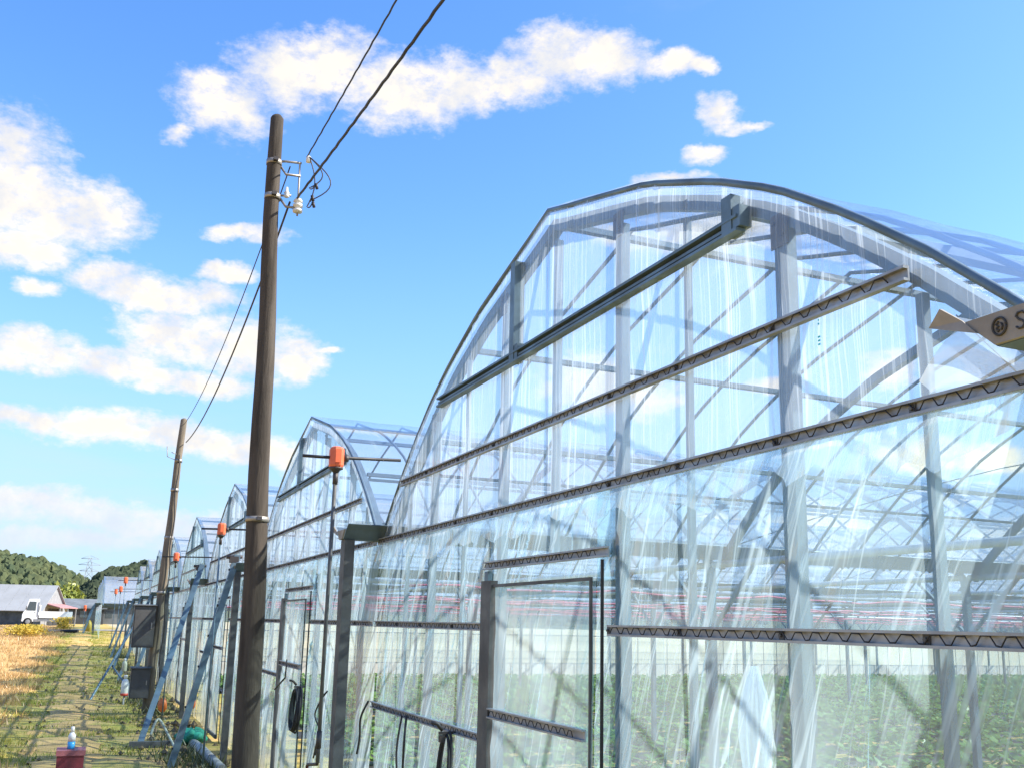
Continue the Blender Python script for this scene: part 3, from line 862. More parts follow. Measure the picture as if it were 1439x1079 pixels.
p1, d1 = pole('utility_pole', (-1.262, -.677, -.45), (-1.02, -.88, 5.97), .116, .058, 'pole_concrete', 'thick leaning near pole standing in front of the second greenhouse')
for zf, nm in ((.935, 'pole_band'), (.885, 'pole_band'), (.44, 'pole_band')):
    q = d1 * zf; r = .116 + (.058 - .116) * zf
    b = put(nm, MB().tube([q - Vector((0, 0, .022)), q + Vector((0, 0, .022))], r + .008, 20), 'band_steel', p1)
    put('bolt', MB().box(q.x + r - .01, q.x + r + .05, q.y - .02, q.y + .02, q.z - .015, q.z + .015), 'motor_dark', b)
qa, qb = d1 * .935, d1 * .885
side = Vector((.25, .97, 0))
put('insulator_bracket', MB().tube([qa + side * .06 + Vector((0, 0, .02)), qa + side * .10 + Vector((0, 0, .025)), qa + side * .24 + Vector((0, 0, .02))], .011, 6)
    .tube([qa + side * .06 - Vector((0, 0, .03)), qa + side * .11 - Vector((0, 0, .10)), qa + side * .24 - Vector((0, 0, .105))], .011, 6)
    .tube([qa + side * .225 + Vector((0, 0, .03)), qb + side * .225 - Vector((0, 0, .16))], .009, 6), 'band_steel', p1)
put('insulator_bracket', MB().tube([qb + side * .06, qb + side * .12 - Vector((0, 0, .08)), qb + side * .22 - Vector((0, 0, .085))], .012, 6)
    .tube([qb + side * .06 + Vector((0, 0, .02)), qb + side * .16 + Vector((0, 0, .03))], .010, 6), 'band_steel', p1)
iq = qb + side * .225 - Vector((0, 0, .085))
put('insulator', MB().lathe(iq, [(.015, -.045), (.042, -.04), (.046, -.02), (.026, -.008), (.026, .002), (.044, .01), (.046, .03), (.026, .04), (.03, .05), (.044, .06), (.03, .085), (.012, .09)], 16), 'porcelain', p1)
iq2 = qb + side * .12 + Vector((0, 0, .035))
put('insulator', MB().lathe(iq2, [(.012, -.03), (.028, -.02), (.015, 0), (.026, .015), (.014, .03), (.01, .07)], 12), 'porcelain', p1)
iq3 = qa + side * .30 + Vector((.0, 0, .06))
put('insulator', MB().lathe(iq3, [(.01, -.03), (.024, -.025), (.024, .02), (.012, .035)], 12), 'porcelain', p1)

p2, d2 = pole('utility_pole', (-13.05, -.79, -.45), (-13.0, -.60, 5.40), .098, .062, 'pole_wood', 'weathered leaning far pole with two grey boxes, beyond the thick pole')
q = d2 * .86
put('insulator_bracket', MB().tube([q + Vector((.05, -.05, 0)), q + Vector((.1, -.22, .05)), q + Vector((.1, -.24, .25))], .008, 6).tube([q + Vector((.05, -.05, .12)), q + Vector((.1, -.15, .14))], .008, 6), 'band_steel', p2)
put('service_cable', MB().tube([q + Vector((.09, .02 * math.sin(i * 1.1), .1 - i * .18)) for i in range(26)], .012, 6), 'wire_black', p2)
for zf in (.86, .76, .6, .42): put('pole_band', MB().tube([d2 * zf - Vector((0, 0, .03)), d2 * zf + Vector((0, 0, .03))], .098 - .036 * zf + .008, 16), 'band_steel', p2)


def box_thing(loc, w, d, h, label):
    t = thing('electrical_box', loc, label, 'electrical box', None)
    put('cabinet', MB().box(-d / 2, d / 2, -w / 2, w / 2, 0, h), 'box_grey', t)
    put('cabinet_door', MB().box(d / 2 + .002, d / 2 + .014, -w / 2 + .015, w / 2 - .015, .015, h - .015), 'box_grey', t)
    put('cabinet_roof', MB().hexa([(-d / 2 - .02, -w / 2 - .02, h + .002), (d / 2 + .05, -w / 2 - .02, h + .002), (d / 2 + .05, w / 2 + .02, h + .002), (-d / 2 - .02, w / 2 + .02, h + .002),
        (-d / 2 - .02, -w / 2 - .02, h + .03), (d / 2 + .05, -w / 2 - .02, h + .012), (d / 2 + .05, w / 2 + .02, h + .012), (-d / 2 - .02, w / 2 + .02, h + .03)]), 'galvanised_dull', t)
    put('handle', MB().box(d / 2 + .015, d / 2 + .03, w / 2 - .07, w / 2 - .05, h * .45, h * .6), 'band_steel', t)
    return t


box_thing((-12.88, -.985, .98), .38, .2, .77, 'large grey electrical box mounted high on the far leaning pole')
box_thing((-12.88, -.96, .06), .34, .2, .54, 'smaller dark box low on the far leaning pole under the large one')


def cable(a, b, sag, r, label, n=40, twist=0):
    a, b = Vector(a), Vector(b); pts = []
    for i in range(n + 1):
        u = i / n; p = a.lerp(b, u); p.z -= sag * 4 * u * (1 - u)
        if twist: p += Vector((0, math.sin(i * 2.4), math.cos(i * 2.4))) * twist
        pts.append(p)
    tag(put('overhead_cable', MB().tube(pts, r, 6), 'wire_black'), label, 'cable', 'overhead cables strung between the poles')


cable((-1.06, -.655, 5.24), (14.5, .05, 5.15), .25, .0115, 'thick black cable running from the near pole to the top edge', 160, .0025)
cable((-1.02, -.585, 5.66), (14.5, -.42, 5.6), .22, .007, 'thin black cable left of the thick one above the near pole', 160, .002)
cable((-1.06, -.70, 5.22), (-12.95, -.52, 4.95), .35, .010, 'lower black cable sagging from the near pole down to the far pole')
cable((-1.06, -.72, 5.56), (-12.95, -.58, 5.32), .30, .006, 'upper thin cable between the tops of the near and far poles')
# loose tails hanging beside the insulators
P0 = Vector((-1.262, -.677, -.45))
tail = MB()
a = P0 + iq3
for (dx, dz, e) in ((.10, -.30, .16), (.05, -.48, .14), (.16, -.42, .05)):
    pts = [a + Vector((.02, dx * math.sin(u * 3.0) * 1.3, dz * u + .02)) for u in np.linspace(0, 1, 12)]
    pts += [pts[-1] + Vector((.0, e * .35 * u, -.03 * math.sin(u * 3) + .06 * u)) for u in np.linspace(.2, 1, 5)]
    tail.tube(pts, .006, 5)
    tail.tube([pts[-1], pts[-1] + Vector((0, .015, -.05))], .014, 6)
tag(put('cable_tail', tail, 'wire_black'), 'loose black wire tails dangling beside the near pole insulators', 'wires')

# ------------------------------------------------------------------ roof vent motors
MOT = [((.55, -.50, 2.68), 'orange vent motor nearest the camera, in front of the second gable'),
       ((-5.45, -.56, 2.64), 'second orange vent motor, just left of the thick near pole'),
       ((-11.45, -.62, 2.61), 'third orange vent motor, just right of the far leaning pole'),
       ((-29.45, -.85, 2.75), 'upper one of the small orange motors left of the far pole'),
       ((-35.45, -.81, 2.60), 'small orange motor just below the upper one left of the far pole'),
       ((-41.45, -.83, 2.62), 'small orange motor farthest left of the high ones'),
       ((-55.5, -2.05, 2.02), 'low orange motor of the far tunnels, right end of its row'),
       ((-61.5, -2.05, 2.0), 'low orange motor of the far tunnels, second from the right'),
       ((-67.5, -2.05, 1.98), 'low orange motor of the far tunnels, middle of its row'),
       ((-73.5, -2.05, 1.96), 'low orange motor of the far tunnels, second from the left'),
       ((-79.5, -2.05, 1.95), 'low orange motor of the far tunnels, left end of its row')]


def motor_housing():
    m = MB(); n = 8
    prof = [(.030, .078), (.050, .070), (.058, .055), (.058, -.055), (.052, -.068)]
    b = 0
    for (r, z) in prof:
        for k in range(n):
            a = 2 * math.pi * (k + .5) / n
            m.v.append((r * math.cos(a) * 1.02, r * math.sin(a) * .92, z))
    for i in range(len(prof) - 1):
        for k in range(n): m.face([i * n + k, (i + 1) * n + k, (i + 1) * n + (k + 1) % n, i * n + (k + 1) % n])
    m.face(list(range(n))); m.face(list(range(4 * n, 5 * n))[::-1])
    m.box(-.064, -.058, -.02, .02, -.04, .05); m.box(.058, .064, -.02, .02, -.04, .05)
    return m


for i, (loc, lab) in enumerate(MOT):
    t = thing('vent_motor', loc, lab, 'motor', 'orange roof vent motors along the row')
    hs_ = part('motor_housing', t, 0, motor_housing, 'motor_orange')
    if i >= 6: hs_.scale = (1.6, 1.6, 1.3)
    elif i >= 3: hs_.scale = (1.35, 1.35, 1.5)
    part('motor_base', t, 0, lambda: MB().lathe((0, 0, -.069), [(.05, 0), (.052, -.012), (.03, -.022), (.014, -.05)], 12), 'motor_dark')
    part('roller_tube', t, i == 0, (lambda: MB().tube([(0, -.24, -.005), (0, -.1, -.003), (0, .47, .02)], .0115, 8)) if i == 0 else
         (lambda: MB().tube([(0, -.24, -.005), (0, 1.6, .05)], .0115, 8)), 'wire_black')
    part('tube_collar', t, 0, lambda: MB().tube([(0, .052, 0), (0, .085, .001)], .024, 10), 'motor_dark')
    if i == 0:
        put('guide_pole', MB().tube([(0, 0, -.12), (.02, -.01, -1.0), (.06, -.02, -2.05)], .0135, 8), 'galvanised_dull', t)
        put('pole_socket', MB().tube([(0, 0, -.10), (0.002, 0, -.19)], .019, 10), 'motor_dark', t)
    else:
        gp = part('guide_pole', t, 1, lambda: MB().tube([(0, 0, -.12), (.02, 0, -2.9)], .0135 if i < 3 else .02, 6), 'galvanised')
        part('pole_socket', t, 1, lambda: MB().tube([(0, 0, -.10), (0, 0, -.19)], .019, 8), 'motor_dark')
# red hand crank at the foot of the nearest guide pole
t = thing('hand_crank', (.61, -.52, .62), 'red handled crank on the lower guide pole left of the grey post', 'crank')
put('crank_rod', MB().tube([(0, 0, .20), (0, 0, .02), (-.01, 0, -.0), (-.30, -.0, -.04), (-.33, 0, -.06)], .011, 8), 'motor_dark', t)
put('crank_sleeve', MB().tube([(0, 0, .21), (0, 0, .10)], .018, 10), 'motor_dark', t)
put('handle', MB().tube([(-.33, 0, -.07), (-.335, 0, -.32)], .019, 10), 'red_plastic', t)


# ------------------------------------------------------------------ hoses, cords, odds and ends along the gables
def coil(cx, cy, cz, w, h, turns, label, r=.009):
    t = thing('hose_coil', (cx, cy, cz), label, 'hose', None)
    pts = []
    for i in range(turns * 24 + 1):
        a = 2 * math.pi * i / 24; g = 1 - .04 * (i // 24)
        pts.append((w / 2 * math.sin(a) * g + .006 * math.sin(i * .7), -.014 * (i / 24) + .012 * math.cos(a), -h / 2 + h / 2 * math.cos(a) * g))
    put('hose', MB().tube(pts, r, 6), 'rubber_black', t)
    put('hook', MB().bar((0, .05, .0), (0, -.05, .0), .016, .016).tube([(0, -.03, .015), (.0, -.06, .05), (0, -.1, .06)], .012, 6).box(-.022, .022, -.045, -.02, -.05, -.012), 'motor_dark', t)


coil(1.88, -.07, .94, .15, .42, 2, 'black hose coil hanging on the low rail left of the nearest door')
coil(-2.30, -.09, .93, .30, .42, 4, 'black hose coil hanging beside the door of the second greenhouse', .009)


def cord(pts, r, mat, name, label, cat, sub=8):
    P = [Vector(p) for p in pts]; out = []
    for i in range(len(P) - 1):
        p0, p1_, p2_, p3 = P[max(i - 1, 0)], P[i], P[i + 1], P[min(i + 2, len(P) - 1)]
        for j in range(sub):
            u = j / sub
            out.append(.5 * ((2 * p1_) + (p2_ - p0) * u + (2 * p0 - 5 * p1_ + 4 * p2_ - p3) * u * u + (3 * p1_ - p0 - 3 * p2_ + p3) * u ** 3))
    out.append(P[-1])
    return tag(put(name, MB().tube(out, r, 7), mat), label, cat)


cord([(.92, -.05, .95), (.90, -.07, .72), (.93, -.06, .45), (.9, -.06, .1)], .007, 'wire_black', 'black_cord', 'black cord hanging from the low rail right of the grey post', 'cord')
cord([(1.02, -.05, .96), (1.06, -.07, .8), (1.02, -.06, .62), (1.05, -.07, .3)], .008, 'wire_black', 'black_cord', 'second thicker black cord hanging just right of the first one on the low rail', 'cord')
cord([(.10, -.06, .98), (.06, -.10, .86), (.02, -.09, .72), (.0, -.1, .6)], .008, 'wire_black', 'black_cord', 'short black strap tied at the end of the low rail by the grey post', 'strap')
cord([(-1.25, -.06, .96), (-1.33, -.1, .86), (-1.45, -.07, .70), (-1.35, -.1, .55), (-1.55, -.08, .38)], .008, 'wire_black', 'black_cord', 'twisted black cord between the second hose coil and the guide pole', 'cord')
cord([(-1.35, -.06, .93), (-1.5, -.1, .75), (-1.38, -.07, .6), (-1.4, -.1, .42)], .007, 'wire_black', 'black_cord', 'black cord crossing the twisted one left of the guide pole', 'cord')
t = thing('door_lever', (-2.9, -.1, .96), 'thin dark lever sloping across the door of the second greenhouse', 'lever')
put('lever_rod', MB().tube([(-.42, -.04, -.12), (.0, -.02, .02)], .009, 6).tube([(.0, -.02, .02), (.03, -.02, .2)], .007, 6), 'wire_black', t)

cord([(-8.1, -1.0, -.1), (-8.3, -.9, .10), (-8.05, -.75, -.12), (-7.6, -.7, -.22)], .018, 'hose_pale', 'garden_hose', 'pale hose bent in an arc between the two slanted braces', 'hose')
# green cloth bundle and grey pipe
Ug, Vg = np.meshgrid(np.linspace(0, 2 * np.pi, 26), np.linspace(-1.45, 1.45, 12))
rr = 1 + .18 * np.sin(3 * Ug + Vg * 2) + .12 * np.sin(7 * Ug - 3 * Vg)
put('cloth_bundle', MB().grid(np.stack([-8.1 + .26 * np.cos(Ug) * np.cos(Vg) * rr, -.43 + .2 * np.sin(Ug) * np.cos(Vg) * rr, -.12 + .10 * np.sin(Vg) * rr], -1)), 'green_cloth',
    label='crumpled sea green cloth lying over the grey pipe at the gable foot', cat='cloth')
tag(put('drain_pipe', MB().tube([(-8.4, -.45, -.2), (-7.2, -.40, -.19), (-5.2, -.36, -.2)], .06, 14), 'grey_pipe'), 'thick grey pipe lying along the ground under the green cloth', 'pipe')
# orange and white containers
def bottle(loc, label, body, cap, s=1.):
    t = thing('plastic_bottle', loc, label, 'bottle')
    put('bottle_body', MB().lathe((0, 0, 0), [(.05 * s, 0), (.056 * s, .01 * s), (.056 * s, .17 * s), (.045 * s, .21 * s), (.022 * s, .24 * s)], 16), body, t)
    put('cap', MB().lathe((0, 0, .241 * s), [(.026 * s, 0), (.026 * s, .05 * s), (.02 * s, .055 * s)], 12), cap, t)
    return t


b = bottle((-15.2, -1.12, float(gz(-15.2)) + .22), 'white bottle with red base hung on the thin brace left of the boxes', 'white_plastic', 'white_plastic', 1.3)
put('base_band', MB().lathe((0, 0, -.03), [(.06, 0), (.078, .01), (.078, .05)], 14), 'red_plastic', b)
put('stand_stick', MB().tube([(0, 0, -.5), (0, 0, -.031)], .02, 6), 'grey_pipe', b)
bottle((-15.6, -1.15, float(gz(-15.6)) + .66), 'cream bottle above the white one by the thin brace', 'hose_pale', 'white_plastic', .9)
def rag(loc, s, mat, label, cat, name):
    U, W = np.meshgrid(np.linspace(0, 2 * np.pi, 18), np.linspace(-1.5, 1.5, 9)); q = 1 + .2 * np.sin(3 * U + W)
    put(name, MB().grid(np.stack([loc[0] + s[0] * np.cos(U) * np.cos(W) * q, loc[1] + s[1] * np.sin(U) * np.cos(W) * q, loc[2] + s[2] * np.sin(W)], -1)), mat, label=label, cat=cat)


rag((-12.4, -.55, -.03), (.09, .08, .13), 'orange_plastic', 'orange plastic jug at the gable foot between the pole and a brace', 'jug', 'plastic_jug')
rag((-7.3, -.55, .40), (.05, .05, .08), 'orange_plastic', 'orange rag tied behind the nearest slanted brace', 'rag', 'tied_rag')
rag((-58, -1.75, .85), (.2, .2, .42), 'goldenrod', 'yellow orange bag at the far end of the path', 'bag', 'feed_bag')
cord([(-56, -4.2, .6), (-56.5, -3.2, .62), (-56, -2.3, .64)], .10, 'rubber_black', 'drain_hose', 'black pipe lying across the far end of the path', 'pipe')
# thin long brace to the path further along
t = thing('stay_pole', (-16.3, -1.78, float(gz(-16.3)) - .05), 'thin grey stay sloping from the path up to the gables left of the boxes', 'stay pole')
put('stay_rod', MB().tube([(0, 0, 0), (-8.0, 1.18, 1.72)], .028, 8), 'galvanised', t)
put('stay_prop', MB().tube([(-3.2, .47, .68), (-2.6, 1.0, .0)], .022, 8), 'galvanised', t)
# foot beam below the second brace with a gap under it
tag(put('foot_beam', MB().box(-8.05, -7.95, -1.28, -.55, -.28, -.17), 'galvanised_dull'), 'short grey beam at the foot of the second slanted brace', 'beam')

# box with spray bottle on the path edge
t = thing('seed_box', (-3.5, -2.02, -.27), 'dark red box on the grass at the bottom left corner', 'box')
put('box_body', MB().box(-.14, .14, -.12, .12, 0, .50), 'crimson', t)
put('lid', MB().box(-.15, .15, -.13, .13, .502, .55), 'crimson_lid', t)
t = thing('spray_bottle', (-3.48, -2.025, .281), 'blue and clear bottle with white cap standing on the dark red box', 'bottle')
put('bottle_body', MB().lathe((0, 0, 0), [(.028, 0), (.034, .006), (.034, .07)], 16), 'blue_liquid', t)
put('bottle_top', MB().lathe((0, 0, .071), [(.034, 0), (.034, .05), (.026, .07), (.014, .085)], 16), 'white_plastic', t)
put('cap', MB().lathe((0, 0, .157), [(.017, 0), (.017, .045), (.012, .05)], 12), 'white_plastic', t)

# gathered plastic hanging inside the near greenhouse
Ug, Tg = np.meshgrid(np.linspace(0, 2 * np.pi, 60), np.linspace(0, 1, 30))
rad = (.012 + .085 * Tg ** .8 + .02 * np.sin(Tg * 9)) * (1 + .25 * np.sin(5 * Ug + 2 * Tg) + .15 * np.sin(11 * Ug))
tag(put('hanging_plastic', MB().grid(np.stack([3.85 + rad * np.cos(Ug), .6 + rad * np.sin(Ug), 1.40 - Tg * 1.1], -1)), 'film_bag'), 'gathered clear plastic sheet hanging inside the nearest greenhouse', 'plastic sheet')

# ------------------------------------------------------------------ far end: truck, barn, sheds, trees, pylon, hills
def rot_empty(o, a): o.rotation_euler = (0, 0, a); return o


t = thing('parked_truck', (-66, -4.45, .80), 'small white flatbed truck parked in front of the grey barn', 'truck')
# length along y (cab at -y end), local centre
put('cab', MB().sweep([(-.68, 0, 0), (.68, 0, 0)], [(0, 0)] * 0 or [(-1.32, -.28), (-1.30, -.75), (-1.12, -1.20), (-.98, -1.72), (-.42, -1.74), (-.36, -.98), (-.36, -.28)], ref=(0, 1, 0)), 'truck_white', t)
win = MB(); win.hexa([(.69, -1.12, .92), (.69, -.62, .92), (.69, -.62, .92), (.69, -1.12, .92), (.69, -.98, 1.55), (.69, -.60, 1.55), (.682, -.60, 1.55), (.682, -.98, 1.55)])
put('cab_window', MB().hexa([(.684, -1.10, .98), (.684, -.55, .98), (.690, -.55, .98), (.690, -1.10, .98), (.684, -.95, 1.55), (.684, -.55, 1.55), (.690, -.55, 1.55), (.690, -.95, 1.55)]), 'glass_dark', t)
put('windscreen', MB().hexa([(-.58, -1.135, 1.2), (.58, -1.135, 1.2), (.58, -1.128, 1.2), (-.58, -1.128, 1.2), (-.58, -1.00, 1.66), (.58, -1.00, 1.66), (.58, -.993, 1.66), (-.58, -.993, 1.66)]), 'glass_dark', t)
put('bed', MB().box(-.7, .7, -.34, 1.62, .58, .66).box(-.7, .7, -.34, 1.62, .66 + .002, .70).box(-.66, .66, -.3, 1.5, .44, .578), 'truck_grey', t)
for n_, bx in (('bed_side', (.70, .73, -.32, 1.62, .52, .95)), ('bed_side', (-.73, -.70, -.32, 1.62, .52, .95)), ('tailgate', (-.7, .7, 1.625, 1.655, .52, .95)), ('headboard', (-.68, .68, -.33, -.30, .95, 1.35))):
    put(n_, MB().box(*bx), 'truck_white', t)
for y in (-.95, 1.05):
    for x in (.62, -.62):
        w = put('wheel', MB().lathe((x, y, .26), [(.15, -.075), (.26, -.07), (.26, .07), (.15, .075)], 20, 'x'), 'tyre', t)
        put('rim', MB().lathe((x + (.0755 if x > 0 else -.0755), y, .26), [(.15, -.002), (.13, .004), (.05, .012)], 16, 'x'), 'truck_grey', w)
put('headlight', MB().box(.45, .62, -1.335, -1.318, .6, .75), 'porcelain', t)
dr = put('door', MB().hexa([(.682, -1.14, .42), (.682, -.50, .42), (.688, -.50, .42), (.688, -1.14, .42), (.682, -1.12, .93), (.682, -.50, .93), (.688, -.50, .93), (.688, -1.12, .93)]), 'truck_white', t)
put('handle', MB().box(.689, .70, -.62, -.54, .84, .87), 'glass_dark', dr)
put('side_sill', MB().box(.60, .69, -.62, .80, .30, .44), 'truck_grey', t)
put('rear_guard', MB().box(.68, .72, -.40, -.36, .66, 1.5).box(.68, .72, -.40, -.36, 1.502, 1.54), 'truck_grey', t)
put('mirror', MB().box(.69, .80, -1.13, -1.09, 1.05, 1.25), 'motor_dark', t)
put('tail_lamp', MB().box(.45, .66, 1.656, 1.67, .44, .51), 'red_plastic', t)
put('bumper', MB().box(-.66, .66, -1.36, -1.336, .26, .42), 'truck_grey', t)

bt = thing('grey_barn', (-84, -5.35, float(gz(-84))), 'long grey roofed barn with dark lower wall behind the white truck', 'barn')
bt.rotation_euler = (0, 0, math.atan2(.94, .35))       # local x: from far end to the visible gable
W, LB, EV, RG = 4.8, 16., 1.35, 3.3
put('wall', MB().box(-LB, 0, 0, W, -.3, EV), 'barn_wall', bt)
put('gable_wall', MB().hexa([(.01, 0, EV), (.01, W, EV), (.01, W / 2 + .02, RG), (.01, W / 2 - .02, RG), (.05, 0, EV), (.05, W, EV), (.05, W / 2 + .02, RG), (.05, W / 2 - .02, RG)]).box(.01, .05, 0, W, -.3, EV - .002), 'barn_pale', bt)
for s in (0, 1):
    for j in range(16):
        x0, x1 = -LB + j * (LB + .25) / 16, -LB + (j + 1) * (LB + .25) / 16 - .012
        y0 = -.3 if s == 0 else W + .3; z0 = EV - .22
        part('roof_panel', bt, (s, j), lambda: MB().hexa([(x0, y0, z0), (x1, y0, z0), (x1, W / 2, RG), (x0, W / 2, RG), (x0, y0, z0 + .05), (x1, y0, z0 + .05), (x1, W / 2, RG + .05), (x0, W / 2, RG + .05)]), 'barn_roof')
aw = put('awning', MB().hexa([(.06, .6, 1.75), (1.3, .5, 1.45), (1.3, 4.3, 1.45), (.06, 4.2, 1.75), (.06, .6, 1.82), (1.3, .5, 1.52), (1.3, 4.3, 1.52), (.06, 4.2, 1.82)]), 'awning_red', bt)
for y in (.7, 2.3, 4.1): put('awning_post', MB().box(1.18, 1.26, y - .04, y + .04, -.3, 1.46), 'barn_pale', aw)
put('doorway', MB().box(.052, .07, 1.2, 3.4, -.2, 1.4), 'shed_dark', bt)

for loc, sz, col, rf, lab in (((-112, -4.4, .6), (9, 4.2, 1.7, 2.6), 'shed_dark', 'shed_grey', 'long low dark shed with grey roof right of the barn'),
                              ((-118, -.4, .6), (7, 3.6, 1.9, 3.0), 'shed_grey', 'shed_dark', 'dark roofed shed just left of the last low tunnel')):
    w, ln, ev, rg = sz
    s = thing('farm_shed', loc, lab, 'shed')
    put('wall', MB().box(-w / 2, w / 2, -.0, ln, 0, ev), col, s)
    put('roof', MB().hexa([(w / 2 + .3, -.3, ev - .1), (w / 2 + .3, ln + .3, ev - .1), (0, ln + .3, rg), (0, -.3, rg), (w / 2 + .3, -.3, ev), (w / 2 + .3, ln + .3, ev), (0, ln + .3, rg + .1), (0, -.3, rg + .1)])
        .hexa([(0, -.3, rg), (0, ln + .3, rg), (-w / 2 - .3, ln + .3, ev - .1), (-w / 2 - .3, -.3, ev - .1), (0, -.3, rg + .1), (0, ln + .3, rg + .1), (-w / 2 - .3, ln + .3, ev), (-w / 2 - .3, -.3, ev)]), rf, s)
    for y in (.5, 1.9, 3.1):
        if y + .7 < ln: put('window', MB().box(w / 2 + .002, w / 2 + .02, y, y + .7, .7, 1.4), 'glass_dark', s)


def crown_mesh(n, rx, rz, size, mat, name, lobes=9):
    c = rng.normal(0, 1, (lobes, 3)); c /= np.linalg.norm(c, axis=1)[:, None]; c *= rng.uniform(.3, .75, (lobes, 1))
    k = rng.integers(0, lobes, n); d = rng.normal(0, 1, (n, 3)); d /= np.linalg.norm(d, axis=1)[:, None]
    p = c[k] + d * rng.uniform(.25, .5, (n, 1)) * rng.uniform(.6, 1, (n, 1)) ** .3
    P = p * np.array([rx, rx, rz])
    a = rng.normal(0, 1, (n, 3)); a /= np.linalg.norm(a, axis=1)[:, None]
    b = np.cross(a, d); b /= np.linalg.norm(b, axis=1)[:, None] + 1e-6
    s = size * rng.uniform(.6, 1.4, (n, 1))
    V = np.stack([P - a * s, P + b * s * .6, P + a * s, P - b * s * .6], 1).reshape(-1, 3)
    return raw_mesh(name, V, np.arange(len(V)).reshape(-1, 4), mat)


def tree(loc, h, rx, rz, mat, label, n=1600, size=.35):
    t = thing('grove_tree', loc, label, 'tree', 'trees at the foot of the wooded hill')
    tr = MB().tube([(0, 0, -.5), (.05 * h, 0, h * .35), (0, .03 * h, h * .8)], [h * .03, h * .022, h * .008], 8)
    for a in range(5): tr.tube([(0, 0, h * (.35 + .08 * a)), (math.cos(a * 2.2) * rx * .6, math.sin(a * 2.2) * rx * .6, h * (.55 + .08 * a))], [h * .01, h * .003], 5)
    put('trunk', tr, 'bark', t)
    put('crown', crown_mesh(n, rx, rz, size, mat, 'crown'), None, t, (0, 0, h - rz * .85))


def dirpt(az, el, D): return (7.42 - D * math.cos(R(az)), -2.03 + D * math.sin(R(az)), 1.55 + D * math.tan(R(el)))


for (az, D, h, rx, rz, mat, lab) in ((-1.25, 170, 5.2, 3.2, 3.6, 'grove_leaf', 'yellow green bushy tree behind the right end of the barn'),
                                     (-.72, 175, 6.0, 3.0, 4.2, 'grove_leaf', 'tallest yellow green tree between the barn and the pylon'),
                                     (-.25, 180, 4.6, 2.2, 3.0, 'grove_leaf', 'small yellow green tree at the foot of the pylon'),
                                     (.35, 165, 4.0, 2.6, 2.6, 'pine_leaf', 'dark round tree behind the dark roofed shed'),
                                     (.95, 190, 6.4, 3.4, 4.4, 'pine_leaf', 'tall dark tree above the last low tunnel'),
                                     (-2.0, 185, 4.6, 3.0, 3.0, 'wood_leaf', 'dull green tree above the middle of the barn roof')):
    x, y, _ = dirpt(az, 0, D); tree((x, y, .6), h, rx, rz, mat, lab)
# goldenrod clump
V, F = leaves([(x_, y_, float(gz(x_)) + z_) for x_, y_, z_ in zip(rng.normal(-52, 1.2, 260), rng.normal(-4.75, .42, 260), rng.uniform(0, .3, 260))], .12, 12, .22, .28)
put('flowering_bush', raw_mesh('flowering_bush', V, F, 'goldenrod'), label='yellow flowering bush in front of the white truck', cat='bush')
V, F = leaves([(x_, y_, float(gz(x_)) + z_) for x_, y_, z_ in zip(rng.normal(-62, .7, 90), rng.normal(-3.2, .25, 90), rng.uniform(0, .6, 90))], .12, 12, .22, .25)
put('flowering_bush', raw_mesh('flowering_bush', V, F, 'goldenrod'), label='small yellow bush just right of the white truck', cat='bush')


# hills
def hill(D, prof, depth, name):
    azs = np.linspace(prof[0][0], prof[-1][0], 90); els = np.interp(azs, [p[0] for p in prof], [p[1] for p in prof])
    rows = []
    for f in np.linspace(0, 1, 12):
        d = D - depth * (1 - f) ** 1.0
        zr = np.tan(np.radians(els)) * D + 1.55
        z = .3 + (zr - .3) * sstep(f * .98 + .02) + rng.normal(0, .4, len(azs)) * f
        rows.append(np.stack([7.42 - d * np.cos(np.radians(azs)), -2.03 + d * np.sin(np.radians(azs)), z], -1))
    zb = rows[-1].copy(); zb[:, 0] -= 150; zb[:, 2] = -2
    rows.append(zb)
    P = np.array(rows); put(name, MB().grid(P), 'hill_floor', kind='structure')
    return P


pbr('hill_floor', (.06, .08, .035), .95, 0, .3, .05, 0)
H1 = hill(460, [(-40, 2.2), (-25, 3.4), (-14, 3.0), (-8, 3.2), (-5, 2.8), (-3.2, 2.55), (-2, 2.3), (-1, 1.95), (-.4, 1.65), (.3, 1.25), (1.2, 1.2), (3, .6)], 190, 'hill')
H2 = hill(380, [(-.6, .8), (.1, 1.4), (.6, 1.85), (1.1, 2.2), (1.7, 2.25), (2.4, 2.4), (4, 2.6), (8, 2.2), (14, 1.8), (22, 1.2), (34, .9), (48, 1.0), (64, .6)], 120, 'hill')


def ico():
    import bmesh
    b = bmesh.new(); bmesh.ops.create_icosphere(b, subdivisions=2, radius=1)
    V = np.array([v.co[:] for v in b.verts]); F = np.array([[v.index for v in f.verts] for f in b.faces]); b.free(); return V, F


IV, IF = ico()


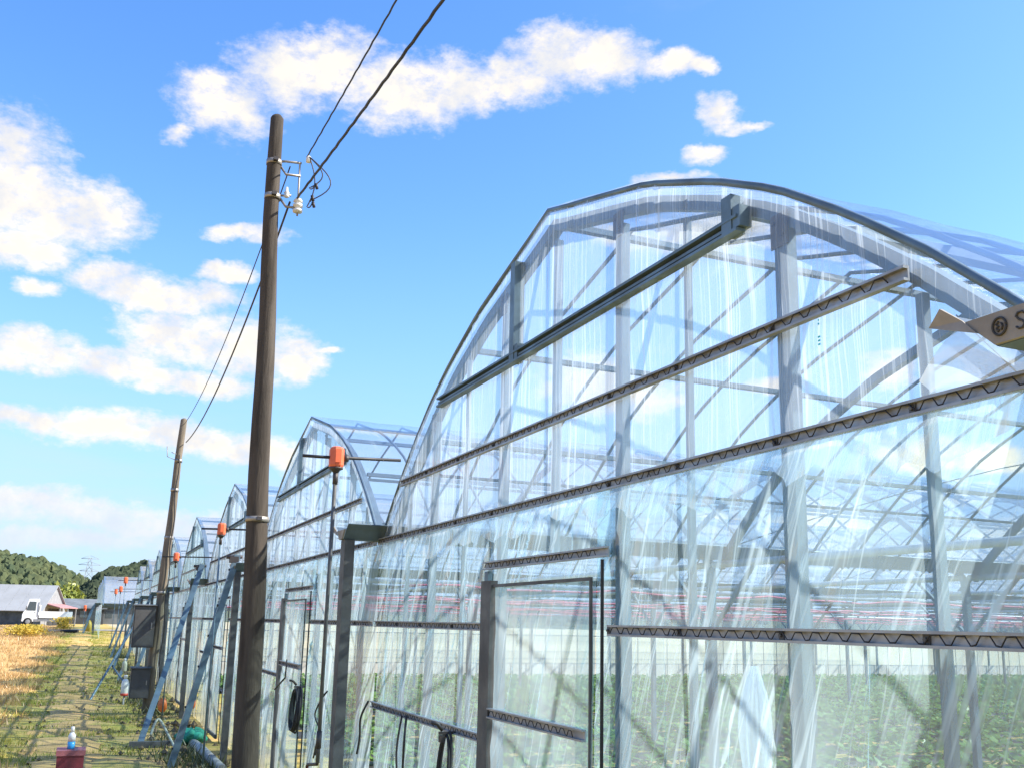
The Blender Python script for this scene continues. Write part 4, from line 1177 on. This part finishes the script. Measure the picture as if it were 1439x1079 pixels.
def wood(P, n, name, mat, smin, smax, win):
    r, c = P.shape[:2]; Vs, Fs = [], []
    for i in range(n):
        a = rng.uniform(2, r - 2); b = rng.uniform(*win) if rng.random() < .8 else rng.uniform(0, c - 1.01)
        i0, j0 = int(a), int(b); u, v = a - i0, b - j0
        p = (P[i0, j0] * (1 - u) + P[i0 + 1, j0] * u) * (1 - v) + (P[i0, j0 + 1] * (1 - u) + P[i0 + 1, j0 + 1] * u) * v
        s = rng.uniform(smin, smax)
        k = IV * (1 + .28 * np.sin(IV[:, [1, 2, 0]] * 5 + rng.uniform(0, 6, 3)) + rng.normal(0, .09, IV.shape))
        k = k * np.array([s, s, s * rng.uniform(.8, 1.5)]) + p + np.array([0, 0, s * .25])
        Fs.append(IF + len(IV) * i); Vs.append(k)
    put(name, raw_mesh(name, np.concatenate(Vs), np.concatenate(Fs), mat), kind='stuff')


wood(H1, 2600, 'hillside_wood', 'wood_leaf', .8, 2.1, (60, 88.9))
wood(H2, 1700, 'hillside_wood', 'pine_leaf', .8, 1.9, (0, 8))

# transmission tower
x, y, z = dirpt(-.02, 0, 420)
t = thing('transmission_tower', (x, y, 0), 'thin grey lattice transmission tower standing on the wooded ridge', 'pylon')
m = MB(); Ht = 23.5
def leg(s1, s2, zf): w = 2.6 * (1 - zf) + .5; return Vector((s1 * w, s2 * w, zf * Ht))
for s1 in (-1, 1):
    for s2 in (-1, 1): put('leg', MB().tube([leg(s1, s2, f) for f in np.linspace(0, 1, 6)], .09, 5), 'barn_pale', t)
for i in range(9):
    f0, f1 = i / 9, (i + 1) / 9
    for a, b in (((-1, -1), (1, -1)), ((1, -1), (1, 1)), ((1, 1), (-1, 1)), ((-1, 1), (-1, -1))):
        m.tube([leg(*a, f0), leg(*b, f1)], .045, 4); m.tube([leg(*b, f0), leg(*a, f1)], .045, 4)
put('lattice', m, 'barn_pale', t)
for zf, w in ((.98, 3.2), (.88, 4.0), (.78, 3.4)):
    put('cross_arm', MB().tube([(0, -w, Ht * zf), (0, w, Ht * zf)], .09, 5).tube([(0, -w, Ht * zf), (0, 0, Ht * zf + 1.2)], .05, 4).tube([(0, w, Ht * zf), (0, 0, Ht * zf + 1.2)], .05, 4), 'barn_pale', t)

# gravel road at the far end of the path
pbr('road_gravel', (.40, .36, .30), .95, 0, .2, 2, .3)
ry = np.linspace(-60, 4, 90); rr_ = []
for xx in (-60.5, -61.5, -62.5, -64.2):
    w = .25 * np.sin(ry * .9 + xx); X_ = np.full_like(ry, xx) + w
    rr_.append(np.stack([X_, ry, gz(X_) + .04], -1))
put('road', MB().grid(np.array(rr_)), 'road_gravel', kind='structure')
